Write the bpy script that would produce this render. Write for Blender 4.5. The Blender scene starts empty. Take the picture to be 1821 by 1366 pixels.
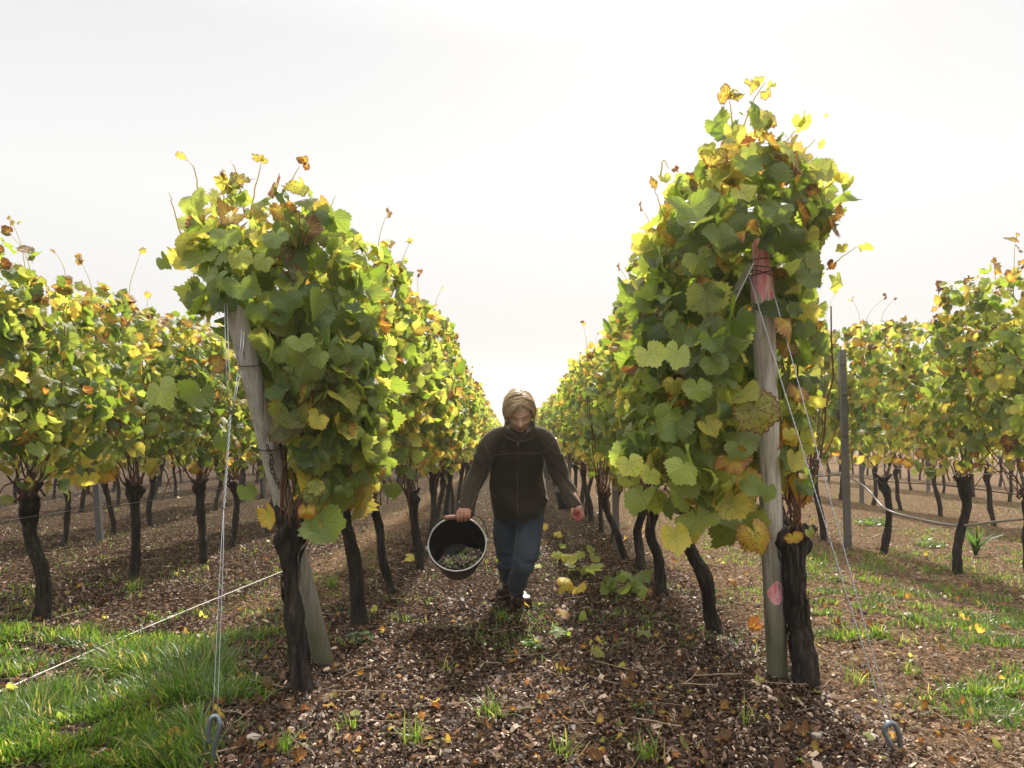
import bpy, math, random
import numpy as np
from mathutils import Vector, Matrix

# ------------------------------------------------------------------ camera
S = bpy.context.scene
R = math.radians
CAMZ = 1.02
F = 1300.0            # focal length in pixels of the 1821 px wide photograph
SLOPE = 107.0 / F     # the vineyard falls away from the camera
cam_d = bpy.data.cameras.new('camera'); cam = bpy.data.objects.new('camera', cam_d)
S.collection.objects.link(cam); S.camera = cam
cam_d.sensor_width = 36.0; cam_d.lens = 36.0 * F / 1821.0
cam_d.clip_start = 0.05; cam_d.clip_end = 3000
cam.location = (0, 0, CAMZ); cam.rotation_euler = (R(90), 0, 0)

# ------------------------------------------------------------------ sky and sun
SUN_EL, SUN_AZ = R(44), R(13)      # azimuth measured from +Y towards +X
W = bpy.data.worlds.new("World"); S.world = W; W.use_nodes = True
nt = W.node_tree; nt.nodes.clear()
wo = nt.nodes.new('ShaderNodeOutputWorld'); bg = nt.nodes.new('ShaderNodeBackground')
sky = nt.nodes.new('ShaderNodeTexSky'); sky.sky_type = 'NISHITA'; sky.sun_disc = False
sky.sun_elevation = SUN_EL; sky.sun_rotation = SUN_AZ
sky.air_density = 1.0; sky.dust_density = 6.0; sky.ozone_density = 1.0
geo = nt.nodes.new('ShaderNodeNewGeometry'); sep = nt.nodes.new('ShaderNodeSeparateXYZ')
tc = nt.nodes.new('ShaderNodeTexCoord')
nt.links.new(tc.outputs['Generated'], sep.inputs[0])
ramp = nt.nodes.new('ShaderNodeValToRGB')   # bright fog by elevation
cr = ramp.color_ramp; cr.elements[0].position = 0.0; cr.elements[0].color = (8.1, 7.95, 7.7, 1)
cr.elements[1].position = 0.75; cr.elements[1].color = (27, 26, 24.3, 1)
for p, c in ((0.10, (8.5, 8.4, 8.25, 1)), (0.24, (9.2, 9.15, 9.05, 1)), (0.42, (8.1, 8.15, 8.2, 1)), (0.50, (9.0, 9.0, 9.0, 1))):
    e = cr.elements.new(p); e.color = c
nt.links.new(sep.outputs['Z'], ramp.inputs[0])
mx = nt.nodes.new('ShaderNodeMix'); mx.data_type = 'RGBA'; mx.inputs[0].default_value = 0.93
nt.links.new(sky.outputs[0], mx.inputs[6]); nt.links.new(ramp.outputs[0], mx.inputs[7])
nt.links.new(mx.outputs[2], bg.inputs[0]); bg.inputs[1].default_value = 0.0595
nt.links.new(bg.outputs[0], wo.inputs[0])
sd = bpy.data.lights.new('sun', 'SUN'); sd.energy = 4.5; sd.angle = R(4); sd.color = (1.0, 0.93, 0.82)
sun = bpy.data.objects.new('sun', sd); S.collection.objects.link(sun)
sdir = Vector((math.sin(SUN_AZ) * math.cos(SUN_EL), math.cos(SUN_AZ) * math.cos(SUN_EL), math.sin(SUN_EL)))
sun.rotation_euler = sdir.to_track_quat('Z', 'Y').to_euler(); sun.location = (6, 20, 20)
S.view_settings.view_transform = 'Standard'; S.view_settings.look = 'None'
S.view_settings.exposure = 0.85; S.view_settings.gamma = 1.0; S.view_settings.use_curve_mapping = False
S.cycles.max_bounces = 6; S.cycles.transparent_max_bounces = 4; S.cycles.volume_bounces = 2
S.cycles.diffuse_bounces = 5; S.cycles.glossy_bounces = 2; S.cycles.transmission_bounces = 4
S.cycles.caustics_reflective = False; S.cycles.caustics_refractive = False

# ------------------------------------------------------------------ helpers
def P(px, py, D):      # the point of the place seen at that spot of the photograph, D metres in front
    return np.array([(px - 910.5) * D / F, D, CAMZ + (683 - py) * D / F])

def hash3(ix, iy, iz, seed):
    h = (ix.astype(np.int64) * 374761393 + iy.astype(np.int64) * 668265263 + iz.astype(np.int64) * 2147483647 + seed * 974634777) & 0xffffffff
    h = ((h ^ (h >> 13)) * 1274126177) & 0xffffffff
    h = ((h ^ (h >> 16)) * 2246822519) & 0xffffffff
    return ((h ^ (h >> 15)) & 0xffffff) / float(0xffffff)

def vn(x, y, z=0.0, seed=0):     # smooth value noise in -1..1
    x, y, z = np.broadcast_arrays(np.asarray(x, float), np.asarray(y, float), np.asarray(z, float))
    ix, iy, iz = np.floor(x), np.floor(y), np.floor(z)
    fx, fy, fz = x - ix, y - iy, z - iz
    fx = fx * fx * (3 - 2 * fx); fy = fy * fy * (3 - 2 * fy); fz = fz * fz * (3 - 2 * fz)
    ix = ix.astype(np.int64); iy = iy.astype(np.int64); iz = iz.astype(np.int64)
    r = 0
    for a in (0, 1):
        for b in (0, 1):
            for c in (0, 1):
                w = (fx if a else 1 - fx) * (fy if b else 1 - fy) * (fz if c else 1 - fz)
                r = r + w * hash3(ix + a, iy + b, iz + c, seed)
    return r * 2 - 1

def gz(x, y):          # height of the ground
    x = np.asarray(x, float); y = np.asarray(y, float)
    z = -SLOPE * y + 0.018 * vn(x * 0.9, y * 0.7, 0, 3) + 0.012 * vn(x * 2.6, y * 2.6, 0, 4)
    return z

class MB:              # collects arrays, builds ONE mesh
    def __init__(s): s.v = []; s.f = []; s.a = {}; s.n = 0
    def add(s, v, faces, **att):
        v = np.asarray(v, float).reshape(-1, 3)
        for f in (faces if isinstance(faces, list) else [faces]):
            f = np.asarray(f, np.int64)
            if len(f): s.f.append(f + s.n)
        for k, val in att.items():
            val = np.asarray(val, float); val = np.broadcast_to(val, (len(v), val.shape[-1]))
            s.a.setdefault(k, []).append((s.n, val))
        s.v.append(v); s.n += len(v)
    def mesh(s, name, mats, smooth=True):
        me = bpy.data.meshes.new(name)
        V = np.concatenate(s.v)
        loops = np.concatenate([f.ravel() for f in s.f])
        cnt = np.concatenate([np.full(len(f), f.shape[1]) for f in s.f])
        start = np.concatenate([[0], np.cumsum(cnt)[:-1]])
        me.vertices.add(len(V)); me.vertices.foreach_set('co', V.astype(np.float32).ravel())
        me.loops.add(len(loops)); me.loops.foreach_set('vertex_index', loops.astype(np.int32))
        me.polygons.add(len(cnt)); me.polygons.foreach_set('loop_start', start.astype(np.int32))
        me.polygons.foreach_set('loop_total', cnt.astype(np.int32))
        me.update(calc_edges=True)
        me.polygons.foreach_set('use_smooth', np.full(len(cnt), smooth))
        for k, parts in s.a.items():
            w = parts[0][1].shape[-1]
            arr = np.zeros((s.n, w), np.float32)
            for n0, val in parts: arr[n0:n0 + len(val)] = val
            if w == 4:
                at = me.attributes.new(k, 'FLOAT_COLOR', 'POINT'); at.data.foreach_set('color', arr.ravel())
            else:
                at = me.attributes.new(k, 'FLOAT_VECTOR', 'POINT'); at.data.foreach_set('vector', arr.ravel())
        for m in (mats if isinstance(mats, (list, tuple)) else [mats]): me.materials.append(m)
        return me
    def obj(s, name, mats, parent=None, smooth=True, loc=None):
        return link(name, s.mesh(name, mats, smooth), parent)

def link(name, me, parent=None):
    o = bpy.data.objects.new(name, me); S.collection.objects.link(o)
    if parent is not None: o.parent = parent
    return o
def tag(o, label=None, cat=None, group=None, kind=None):
    if label: o['label'] = label
    if cat: o['category'] = cat
    if group: o['group'] = group
    if kind: o['kind'] = kind
    return o
def thing(name, label, cat, loc=(0, 0, 0), group=None):
    o = bpy.data.objects.new(name, None); S.collection.objects.link(o); o.location = loc
    o.empty_display_size = 0.1
    return tag(o, label, cat, group)

def frames(path):      # parallel-transport frames along a polyline
    path = np.asarray(path, float); T = np.gradient(path, axis=0)
    T /= np.linalg.norm(T, axis=1)[:, None] + 1e-12
    a = np.array([1, 0, 0]) if abs(T[0][0]) < 0.8 else np.array([0, 1, 0])
    N = [np.cross(np.cross(T[0], a), T[0])]; N[0] = N[0] / np.linalg.norm(N[0])
    for i in range(1, len(path)):
        n = N[-1] - T[i] * np.dot(N[-1], T[i]); N.append(n / (np.linalg.norm(n) + 1e-12))
    N = np.array(N); return T, N, np.cross(T, N)

def tube(mb, path, rad, n=8, disp=None, caps=True, flat=1.0, **att):
    path = np.asarray(path, float); m = len(path)
    rad = np.broadcast_to(np.asarray(rad, float), (m,))
    T, N, B = frames(path)
    th = np.linspace(0, 2 * np.pi, n, endpoint=False)
    r = rad[:, None] * np.ones(n)[None]
    if disp is not None: r = r * disp(np.linspace(0, 1, m)[:, None], th[None])
    V = path[:, None] + r[..., None] * (np.cos(th)[None, :, None] * N[:, None] + flat * np.sin(th)[None, :, None] * B[:, None])
    idx = np.arange(m * n).reshape(m, n); nx = np.roll(idx, -1, axis=1)
    q = np.stack([idx[:-1], nx[:-1], nx[1:], idx[1:]], -1).reshape(-1, 4)
    V = V.reshape(-1, 3); fs = [q]
    if caps:
        V = np.vstack([V, path[0], path[-1]]); c0, c1 = m * n, m * n + 1
        fs.append(np.stack([nx[0], idx[0], np.full(n, c0)], -1)); fs.append(np.stack([idx[-1], nx[-1], np.full(n, c1)], -1))
    mb.add(V, fs, **att)

def curve(pts, n=20):  # Catmull-Rom through points
    p = np.asarray(pts, float)
    if len(p) == 2: return p[0] + (p[1] - p[0]) * np.linspace(0, 1, n)[:, None]
    q = np.vstack([2 * p[0] - p[1], p, 2 * p[-1] - p[-2]])
    t = np.linspace(0, len(p) - 1 - 1e-9, n); i = t.astype(int); u = (t - i)[:, None]
    a, b, c, d = q[i], q[i + 1], q[i + 2], q[i + 3]
    return 0.5 * (2 * b + (c - a) * u + (2 * a - 5 * b + 4 * c - d) * u ** 2 + (3 * b - a - 3 * c + d) * u ** 3)

def lathe(mb, prof, n=32, center=(0, 0, 0), M=None, **att):
    prof = np.asarray(prof, float); th = np.linspace(0, 2 * np.pi, n, endpoint=False); m = len(prof)
    V = np.stack([prof[:, 0][:, None] * np.cos(th), prof[:, 0][:, None] * np.sin(th), np.repeat(prof[:, 1][:, None], n, 1)], -1).reshape(-1, 3)
    if M is not None: V = V @ np.asarray(M).T
    V = V + np.asarray(center)
    idx = np.arange(m * n).reshape(m, n); nx = np.roll(idx, -1, axis=1)
    mb.add(V, np.stack([idx[:-1], nx[:-1], nx[1:], idx[1:]], -1).reshape(-1, 4), **att)

# ------------------------------------------------------------------ materials
class NT:
    def __init__(s, name):
        s.m = bpy.data.materials.new(name); s.m.use_nodes = True; s.t = s.m.node_tree; s.t.nodes.clear()
        s.out = s.t.nodes.new('ShaderNodeOutputMaterial')
    def n(s, typ, **kw):
        nd = s.t.nodes.new('ShaderNode' + typ)
        for k, v in kw.items():
            if k.startswith('_'): setattr(nd, k[1:], v)
        return nd
    def L(s, a, b): s.t.links.new(a, b)
    def val(s, inp, v):
        if hasattr(v, 'is_linked') or isinstance(v, bpy.types.NodeSocket): s.L(v, inp)
        else: inp.default_value = v
    def math(s, op, a, b=None, c=None, clamp=False):
        nd = s.t.nodes.new('ShaderNodeMath'); nd.operation = op; nd.use_clamp = clamp
        s.val(nd.inputs[0], a)
        if b is not None: s.val(nd.inputs[1], b)
        if c is not None: s.val(nd.inputs[2], c)
        return nd.outputs[0]
    def mix(s, f, a, b, bt='MIX'):
        nd = s.t.nodes.new('ShaderNodeMix'); nd.data_type = 'RGBA'; nd.blend_type = bt
        s.val(nd.inputs[0], f); s.val(nd.inputs[6], a if isinstance(a, bpy.types.NodeSocket) else (*a, 1) if len(a) == 3 else a)
        s.val(nd.inputs[7], b if isinstance(b, bpy.types.NodeSocket) else (*b, 1) if len(b) == 3 else b)
        return nd.outputs[2]
    def noise(s, scale, detail=3, rough=0.55, vec=None, dist=0.0):
        nd = s.t.nodes.new('ShaderNodeTexNoise'); nd.inputs['Scale'].default_value = scale
        nd.inputs['Detail'].default_value = detail; nd.inputs['Roughness'].default_value = rough; nd.inputs['Distortion'].default_value = dist
        if vec is not None: s.L(vec, nd.inputs['Vector'])
        return nd.outputs[0]
    def ramp(s, f, stops, interp='LINEAR'):
        nd = s.t.nodes.new('ShaderNodeValToRGB'); c = nd.color_ramp; c.interpolation = interp
        c.elements[0].position = stops[0][0]; c.elements[0].color = (*stops[0][1], 1)
        c.elements[1].position = stops[-1][0]; c.elements[1].color = (*stops[-1][1], 1)
        for p, col in stops[1:-1]:
            e = c.elements.new(p); e.color = (*col, 1)
        s.L(f, nd.inputs[0]); return nd.outputs[0]
    def bump(s, h, strength=0.5, dist=0.01, normal=None):
        nd = s.t.nodes.new('ShaderNodeBump'); nd.inputs['Strength'].default_value = strength; nd.inputs['Distance'].default_value = dist
        s.L(h, nd.inputs['Height'])
        if normal is not None: s.L(normal, nd.inputs['Normal'])
        return nd.outputs[0]
    def objco(s, scale=(1, 1, 1)):
        t = s.n('TexCoord'); mp = s.n('Mapping'); mp.inputs['Scale'].default_value = scale
        s.L(t.outputs['Object'], mp.inputs[0]); return mp.outputs[0]
    def bsdf(s, col, rough=0.6, normal=None, spec=0.5, metal=0.0, **kw):
        b = s.n('BsdfPrincipled'); s.val(b.inputs['Base Color'], col if isinstance(col, bpy.types.NodeSocket) else (*col, 1))
        s.val(b.inputs['Roughness'], rough); b.inputs['Specular IOR Level'].default_value = spec; b.inputs['Metallic'].default_value = metal
        if normal is not None: s.L(normal, b.inputs['Normal'])
        for k, v in kw.items(): s.val(b.inputs[k.replace('_', ' ')], v)
        return b.outputs[0]
    def done(s, shader): s.L(shader, s.out.inputs[0]); return s.m
M = {}

def leaf_mat():
    n = NT('leaf')
    at = n.n('Attribute'); at.attribute_name = 'lcol'
    sc = n.n('SeparateColor'); n.L(at.outputs['Color'], sc.inputs[0]); hue, bri, brn = sc.outputs
    uv = n.n('Attribute'); uv.attribute_name = 'luv'
    su = n.n('SeparateXYZ'); n.L(uv.outputs['Vector'], su.inputs[0]); u, v, w = su.outputs
    oi = n.n('ObjectInfo'); so = n.n('SeparateColor'); n.L(oi.outputs['Color'], so.inputs[0])
    vo = n.n('VectorMath'); vo.operation = 'ADD'; n.L(uv.outputs['Vector'], vo.inputs[0]); cx = n.n('CombineXYZ')
    n.L(n.math('MULTIPLY', at.outputs['Alpha'], 37.0), cx.inputs[0]); n.L(n.math('MULTIPLY', at.outputs['Alpha'], 91.0), cx.inputs[1]); n.L(cx.outputs[0], vo.inputs[1]); lv = vo.outputs[0]
    rad = n.math('SQRT', n.math('ADD', n.math('MULTIPLY', u, u), n.math('MULTIPLY', v, v)))
    ang = n.math('ARCTAN2', u, v)
    d = n.math('PINGPONG', ang, R(25))
    vd = n.math('MULTIPLY', rad, n.math('SINE', d))
    vein = n.math('SUBTRACT', 1.0, n.math('MULTIPLY', vd, 22.0), clamp=True)
    # side veins: chevrons away from each main vein
    ch = n.math('PINGPONG', n.math('SUBTRACT', n.math('MULTIPLY', rad, n.math('COSINE', d)), n.math('MULTIPLY', vd, 1.1)), 0.075)
    vein2 = n.math('MULTIPLY', n.math('SUBTRACT', 1.0, n.math('MULTIPLY', ch, 60.0), clamp=True), 0.55)
    vn_ = n.math('MAXIMUM', vein, vein2)
    ns = n.noise(9, 4, 0.65, lv)
    big = n.noise(3.0, 2, 0.5, lv)
    h2 = n.math('ADD', n.math('ADD', hue, n.math('MULTIPLY', n.math('SUBTRACT', ns, 0.5), 0.30)), n.math('MULTIPLY', n.math('SUBTRACT', so.outputs[0], 1.0), 1.0))
    # tissue between veins turns yellow first
    h3 = n.math('ADD', h2, n.math('MULTIPLY', n.math('MULTIPLY', n.math('SUBTRACT', hue, 0.35, clamp=True), 0.35), n.math('SUBTRACT', w, vn_)))
    col = n.ramp(h3, [(0.0, (0.055, 0.100, 0.030)), (0.28, (0.130, 0.180, 0.046)), (0.5, (0.23, 0.275, 0.055)), (0.68, (0.38, 0.36, 0.06)),
                      (0.82, (0.48, 0.36, 0.035)), (0.93, (0.32, 0.14, 0.03)), (1.0, (0.12, 0.05, 0.02))])
    tcol = n.ramp(h3, [(0.0, (0.24, 0.36, 0.03)), (0.28, (0.44, 0.56, 0.06)), (0.5, (0.68, 0.74, 0.12)), (0.68, (0.90, 0.78, 0.12)),
                      (0.82, (0.94, 0.66, 0.10)), (0.93, (0.62, 0.26, 0.04)), (1.0, (0.20, 0.07, 0.02))])
    br = n.math('ADD', 0.6, n.math('MULTIPLY', bri, 0.8))
    cb = n.n('CombineColor'); [n.L(br, cb.inputs[i]) for i in range(3)]
    col = n.mix(1.0, col, cb.outputs[0], 'MULTIPLY'); tcol = n.mix(0.6, tcol, n.mix(1.0, tcol, cb.outputs[0], 'MULTIPLY'))
    edge = n.math('MULTIPLY', n.math('SUBTRACT', n.math('ADD', n.math('ADD', n.math('POWER', w, 3.0), n.math('MULTIPLY', ns, 0.9)), brn), 1.98, clamp=True), 6.0, clamp=True)
    spot = n.math('MULTIPLY', n.math('SUBTRACT', n.math('ADD', n.noise(5, 4, 0.75, lv), n.math('MULTIPLY', brn, 0.25)), 0.72, clamp=True), 9.0, clamp=True)
    bm = n.math('MAXIMUM', edge, spot)
    col = n.mix(bm, col, (0.15, 0.065, 0.022)); tcol = n.mix(bm, tcol, (0.30, 0.11, 0.02))
    colv = n.mix(n.math('MULTIPLY', vn_, 0.35), col, (0.22, 0.27, 0.07))
    gi = n.n('NewGeometry')
    under = n.mix(0.5, colv, (0.24, 0.28, 0.18))
    surf = n.mix(gi.outputs['Backfacing'], colv, under)
    bmp = n.bump(n.math('ADD', n.math('MULTIPLY', vn_, -0.6), n.math('MULTIPLY', ns, 0.7)), 0.55, 0.006)
    rg = n.math('ADD', 0.16, n.math('MULTIPLY', big, 0.36))
    b = n.bsdf(surf, rg, bmp, 0.55)
    tr = n.n('BsdfTranslucent')
    tcol = n.mix(n.math('MULTIPLY', vn_, 0.3), tcol, n.mix(1.0, tcol, (0.55, 0.6, 0.5), 'MULTIPLY'))
    n.L(tcol, tr.inputs[0]); n.L(bmp, tr.inputs[1])
    m = n.n('MixShader'); m.inputs[0].default_value = 0.5; n.L(b, m.inputs[1]); n.L(tr.outputs[0], m.inputs[2])
    return n.done(m.outputs[0])
M['leaf'] = leaf_mat()

def bark_mat(name, c0, c1, c2, sc=(30, 30, 5)):
    n = NT(name); co = n.objco(sc)
    a = n.noise(1.0, 6, 0.7, co, 1.0); b = n.noise(6, 3, 0.6, n.objco())
    col = n.ramp(a, [(0.3, c0), (0.52, c1), (0.75, c2)])
    col = n.mix(n.math('MULTIPLY', b, 0.5), col, c0)
    return n.done(n.bsdf(col, 0.72, n.bump(a, 1.0, 0.02), 0.35))
M['bark'] = bark_mat('bark', (0.008, 0.006, 0.005), (0.030, 0.021, 0.015), (0.13, 0.095, 0.072), (48, 48, 7))
M['cane'] = bark_mat('cane', (0.08, 0.032, 0.018), (0.17, 0.070, 0.035), (0.30, 0.14, 0.07), (60, 60, 60))
M['shoot'] = bark_mat('dry_shoot', (0.05, 0.03, 0.015), (0.12, 0.06, 0.03), (0.25, 0.15, 0.07), (60, 60, 60))

def wood_mat(name, pink=None):
    n = NT(name); co = n.objco((55, 55, 3)); a = n.noise(1.0, 5, 0.65, co, 0.4); b = n.noise(4, 3, 0.6, n.objco())
    col = n.ramp(a, [(0.28, (0.10, 0.085, 0.07)), (0.40, (0.34, 0.31, 0.27)), (0.6, (0.50, 0.47, 0.42)), (0.8, (0.68, 0.65, 0.60))])
    t = n.n('TexCoord'); s = n.n('SeparateXYZ'); n.L(t.outputs['Object'], s.inputs[0])
    low = n.math('SUBTRACT', 1.0, n.math('DIVIDE', n.math('ADD', s.outputs[2], n.math('MULTIPLY', b, -0.35)), 0.55), clamp=True)
    col = n.mix(n.math('MULTIPLY', low, 0.85), col, (0.085, 0.085, 0.035))      # algae near the ground
    rg = 0.8
    if pink:
        z0, z1, pz0, pz1 = pink
        drip = n.noise(1.0, 2, 0.5, n.objco((45, 45, 1.5)))
        k = n.math('ADD', s.outputs[2], n.math('MULTIPLY', n.math('SUBTRACT', drip, 0.5), 0.42))
        top = n.math('MULTIPLY', n.math('SUBTRACT', k, z0), 60.0, clamp=True)
        wear = n.noise(1.0, 4, 0.7, n.objco((60, 60, 8)))
        cov = n.math('MULTIPLY', top, n.math('SUBTRACT', 1.0, n.math('MULTIPLY', n.math('SUBTRACT', wear, 0.68, clamp=True), 8.0, clamp=True)))
        # low faded patch facing the path
        dz = n.math('DIVIDE', n.math('ABSOLUTE', n.math('SUBTRACT', s.outputs[2], (pz0 + pz1) / 2)), (pz1 - pz0) / 2)
        dx = n.math('DIVIDE', n.math('ABSOLUTE', n.math('ADD', s.outputs[0], 0.030)), 0.030)
        front = n.math('LESS_THAN', s.outputs[1], 0.0)
        rr = n.math('ADD', n.math('ADD', n.math('POWER', dz, 2.0), n.math('POWER', dx, 2.0)), n.math('MULTIPLY', n.math('SUBTRACT', drip, 0.5), 0.9))
        patch = n.math('MULTIPLY', n.math('MULTIPLY', n.math('LESS_THAN', rr, 1.0), front), n.math('MULTIPLY', n.math('SUBTRACT', 0.62, wear, clamp=True), 14.0, clamp=True))
        pc = n.mix(n.math('MULTIPLY', n.math('SUBTRACT', wear, 0.42, clamp=True), 5.0, clamp=True), (0.84, 0.22, 0.28), (0.92, 0.66, 0.66))
        col = n.mix(n.math('MAXIMUM', cov, patch), col, pc)
    return n.done(n.bsdf(col, rg, n.bump(a, 1.0, 0.009), 0.3))

def simple(name, col, rough=0.6, metal=0.0, nscale=30, var=0.3, bump=0.2, spec=0.5, bd=0.003):
    n = NT(name); a = n.noise(nscale, 4, 0.6, n.objco())
    c = n.mix(a, tuple(x * (1 - var) for x in col), tuple(min(1, x * (1 + var)) for x in col))
    return n.done(n.bsdf(c, rough, n.bump(a, bump, bd), spec, metal))
M['wood'] = wood_mat('weathered_wood')
M['metalpost'] = simple('galvanised_post', (0.17, 0.165, 0.16), 0.55, 0.6, 12, 0.4)
M['wire'] = simple('galvanised_wire', (0.42, 0.44, 0.47), 0.42, 0.85, 80, 0.3)
M['rust'] = simple('dark_wire', (0.07, 0.06, 0.055), 0.6, 0.6, 80, 0.3)
M['cord'] = simple('white_cord', (0.62, 0.60, 0.55), 0.6, 0, 120, 0.15)
M['hose'] = simple('grey_hose', (0.30, 0.28, 0.26), 0.4, 0, 20, 0.2)
M['anchor'] = simple('anchor_steel', (0.20, 0.23, 0.26), 0.42, 0.7, 25, 0.45)
M['plate'] = simple('plate_metal', (0.55, 0.55, 0.54), 0.35, 0.8, 25, 0.15)
M['stone'] = simple('stone', (0.32, 0.28, 0.24), 0.8, 0, 20, 0.3, 0.6)

def ground_mat():
    n = NT('ground'); co = n.objco()
    t = n.n('TexCoord'); s = n.n('SeparateXYZ'); n.L(t.outputs['Object'], s.inputs[0])
    fine = n.noise(55, 5, 0.7, co); mid = n.noise(9, 4, 0.6, co); big = n.noise(0.8, 3, 0.5, co)
    vor = n.n('TexVoronoi'); vor.inputs['Scale'].default_value = 70; n.L(co, vor.inputs['Vector'])
    sv = n.n('SeparateColor'); n.L(vor.outputs['Color'], sv.inputs[0])
    chip = n.ramp(sv.outputs[0], [(0.0, (0.014, 0.008, 0.005)), (0.55, (0.045, 0.025, 0.015)), (0.85, (0.13, 0.076, 0.047)), (1.0, (0.34, 0.23, 0.165))])
    soil = n.ramp(fine, [(0.3, (0.07, 0.038, 0.02)), (0.5, (0.23, 0.145, 0.085)), (0.72, (0.46, 0.33, 0.21))])
    # bare sandy soil right of the right row and under the left row, mulch on the path
    side = n.math('MAXIMUM', n.math('MULTIPLY', n.math('SUBTRACT', s.outputs[0], 1.15), 2.2, clamp=True),
                  n.math('SUBTRACT', 1.0, n.math('MULTIPLY', n.math('ABSOLUTE', n.math('ADD', s.outputs[0], 1.45)), 2.2), clamp=True))
    k = n.math('MULTIPLY', n.math('SUBTRACT', n.math('ADD', n.math('MULTIPLY', side, 0.65), big), 0.62), 3.0, clamp=True)
    col = n.mix(n.math('MULTIPLY', k, 0.8), chip, soil)
    far = n.math('MULTIPLY', n.math('SUBTRACT', mid, 0.53), 5.0, clamp=True)
    gr = n.math('MULTIPLY', n.math('MULTIPLY', far, 0.55), n.math('MULTIPLY', n.math('SUBTRACT', s.outputs[1], 6.0), 0.15, clamp=True))
    col = n.mix(gr, col, (0.09, 0.13, 0.03))
    lump = n.noise(26, 4, 0.7, co); lc = n.ramp(lump, [(0.32, (0.22, 0.19, 0.17)), (0.5, (0.9, 0.88, 0.85)), (0.66, (1.75, 1.7, 1.6))])
    col = n.mix(1.0, col, lc, 'MULTIPLY')
    h = n.math('ADD', n.math('MULTIPLY', n.math('ADD', fine, lump), 1.2), n.math('ADD', n.math('MULTIPLY', vor.outputs['Distance'], 0.8), mid))
    return n.done(n.bsdf(col, 0.8, n.bump(h, 1.0, 0.035), 0.04))
M['ground'] = ground_mat()

def litter_mat():
    n = NT('litter'); at = n.n('Attribute'); at.attribute_name = 'ccol'
    b = n.bsdf(at.outputs['Color'], 0.5, None, 0.22)
    tr = n.n('BsdfTranslucent'); n.L(at.outputs['Color'], tr.inputs[0])
    m = n.n('MixShader'); m.inputs[0].default_value = 0.25; n.L(b, m.inputs[1]); n.L(tr.outputs[0], m.inputs[2])
    return n.done(m.outputs[0])
M['litter'] = litter_mat()
def grass_mat():
    n = NT('grass'); at = n.n('Attribute'); at.attribute_name = 'ccol'
    b = n.bsdf(at.outputs['Color'], 0.4, None, 0.5)
    tr = n.n('BsdfTranslucent'); n.L(n.mix(1.0, at.outputs['Color'], (2.2, 2.2, 1.2), 'MULTIPLY'), tr.inputs[0])
    m = n.n('MixShader'); m.inputs[0].default_value = 0.5; n.L(b, m.inputs[1]); n.L(tr.outputs[0], m.inputs[2])
    return n.done(m.outputs[0])
M['grass'] = grass_mat()

# ------------------------------------------------------------------ ground
def build_ground():
    ys = [-14.0, -8, -4, -1.5, 0, 0.9]; y = 1.6
    while y < 230: ys.append(y); y *= 1.0055 if y < 9 else (1.011 if y < 25 else 1.05)
    ys.append(230.0); ys = np.array(ys)
    t = np.linspace(-1, 1, 560); xs = np.sinh(t * 4.2); xs = xs / xs[-1] * 110
    xs = np.where(np.abs(xs) < 110, xs, xs)
    X, Y = np.meshgrid(xs, ys)
    Z = gz(X, Y)
    k = np.clip((16 - Y) / 8, 0, 1) * np.clip(Y / 1.5, 0, 1)
    Z = Z + k * (0.014 * vn(X * 6, Y * 6, 0, 7) + 0.016 * np.maximum(0, vn(X * 17, Y * 17, 0, 8)) ** 1.5 * (1 + vn(X * 2, Y * 2, 0, 10)) + 0.007 * vn(X * 42, Y * 42, 0, 9))
    m, n_ = X.shape; idx = np.arange(m * n_).reshape(m, n_)
    mb = MB(); mb.add(np.stack([X, Y, Z], -1).reshape(-1, 3), np.stack([idx[:-1, :-1], idx[:-1, 1:], idx[1:, 1:], idx[1:, :-1]], -1).reshape(-1, 4))
    tag(mb.obj('ground', M['ground']), kind='structure')
build_ground()

def sample_view(n, dmin, dmax, rng, xlim=9, power=1.0):   # points on the ground spread over what the camera could see
    D = 1 / (rng.random(n) ** power * (1 / dmin - 1 / dmax) + 1 / dmax)
    x = (rng.random(n) * 2 - 1) * np.minimum(0.80 * D + 0.3, xlim)
    return x, D

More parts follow.
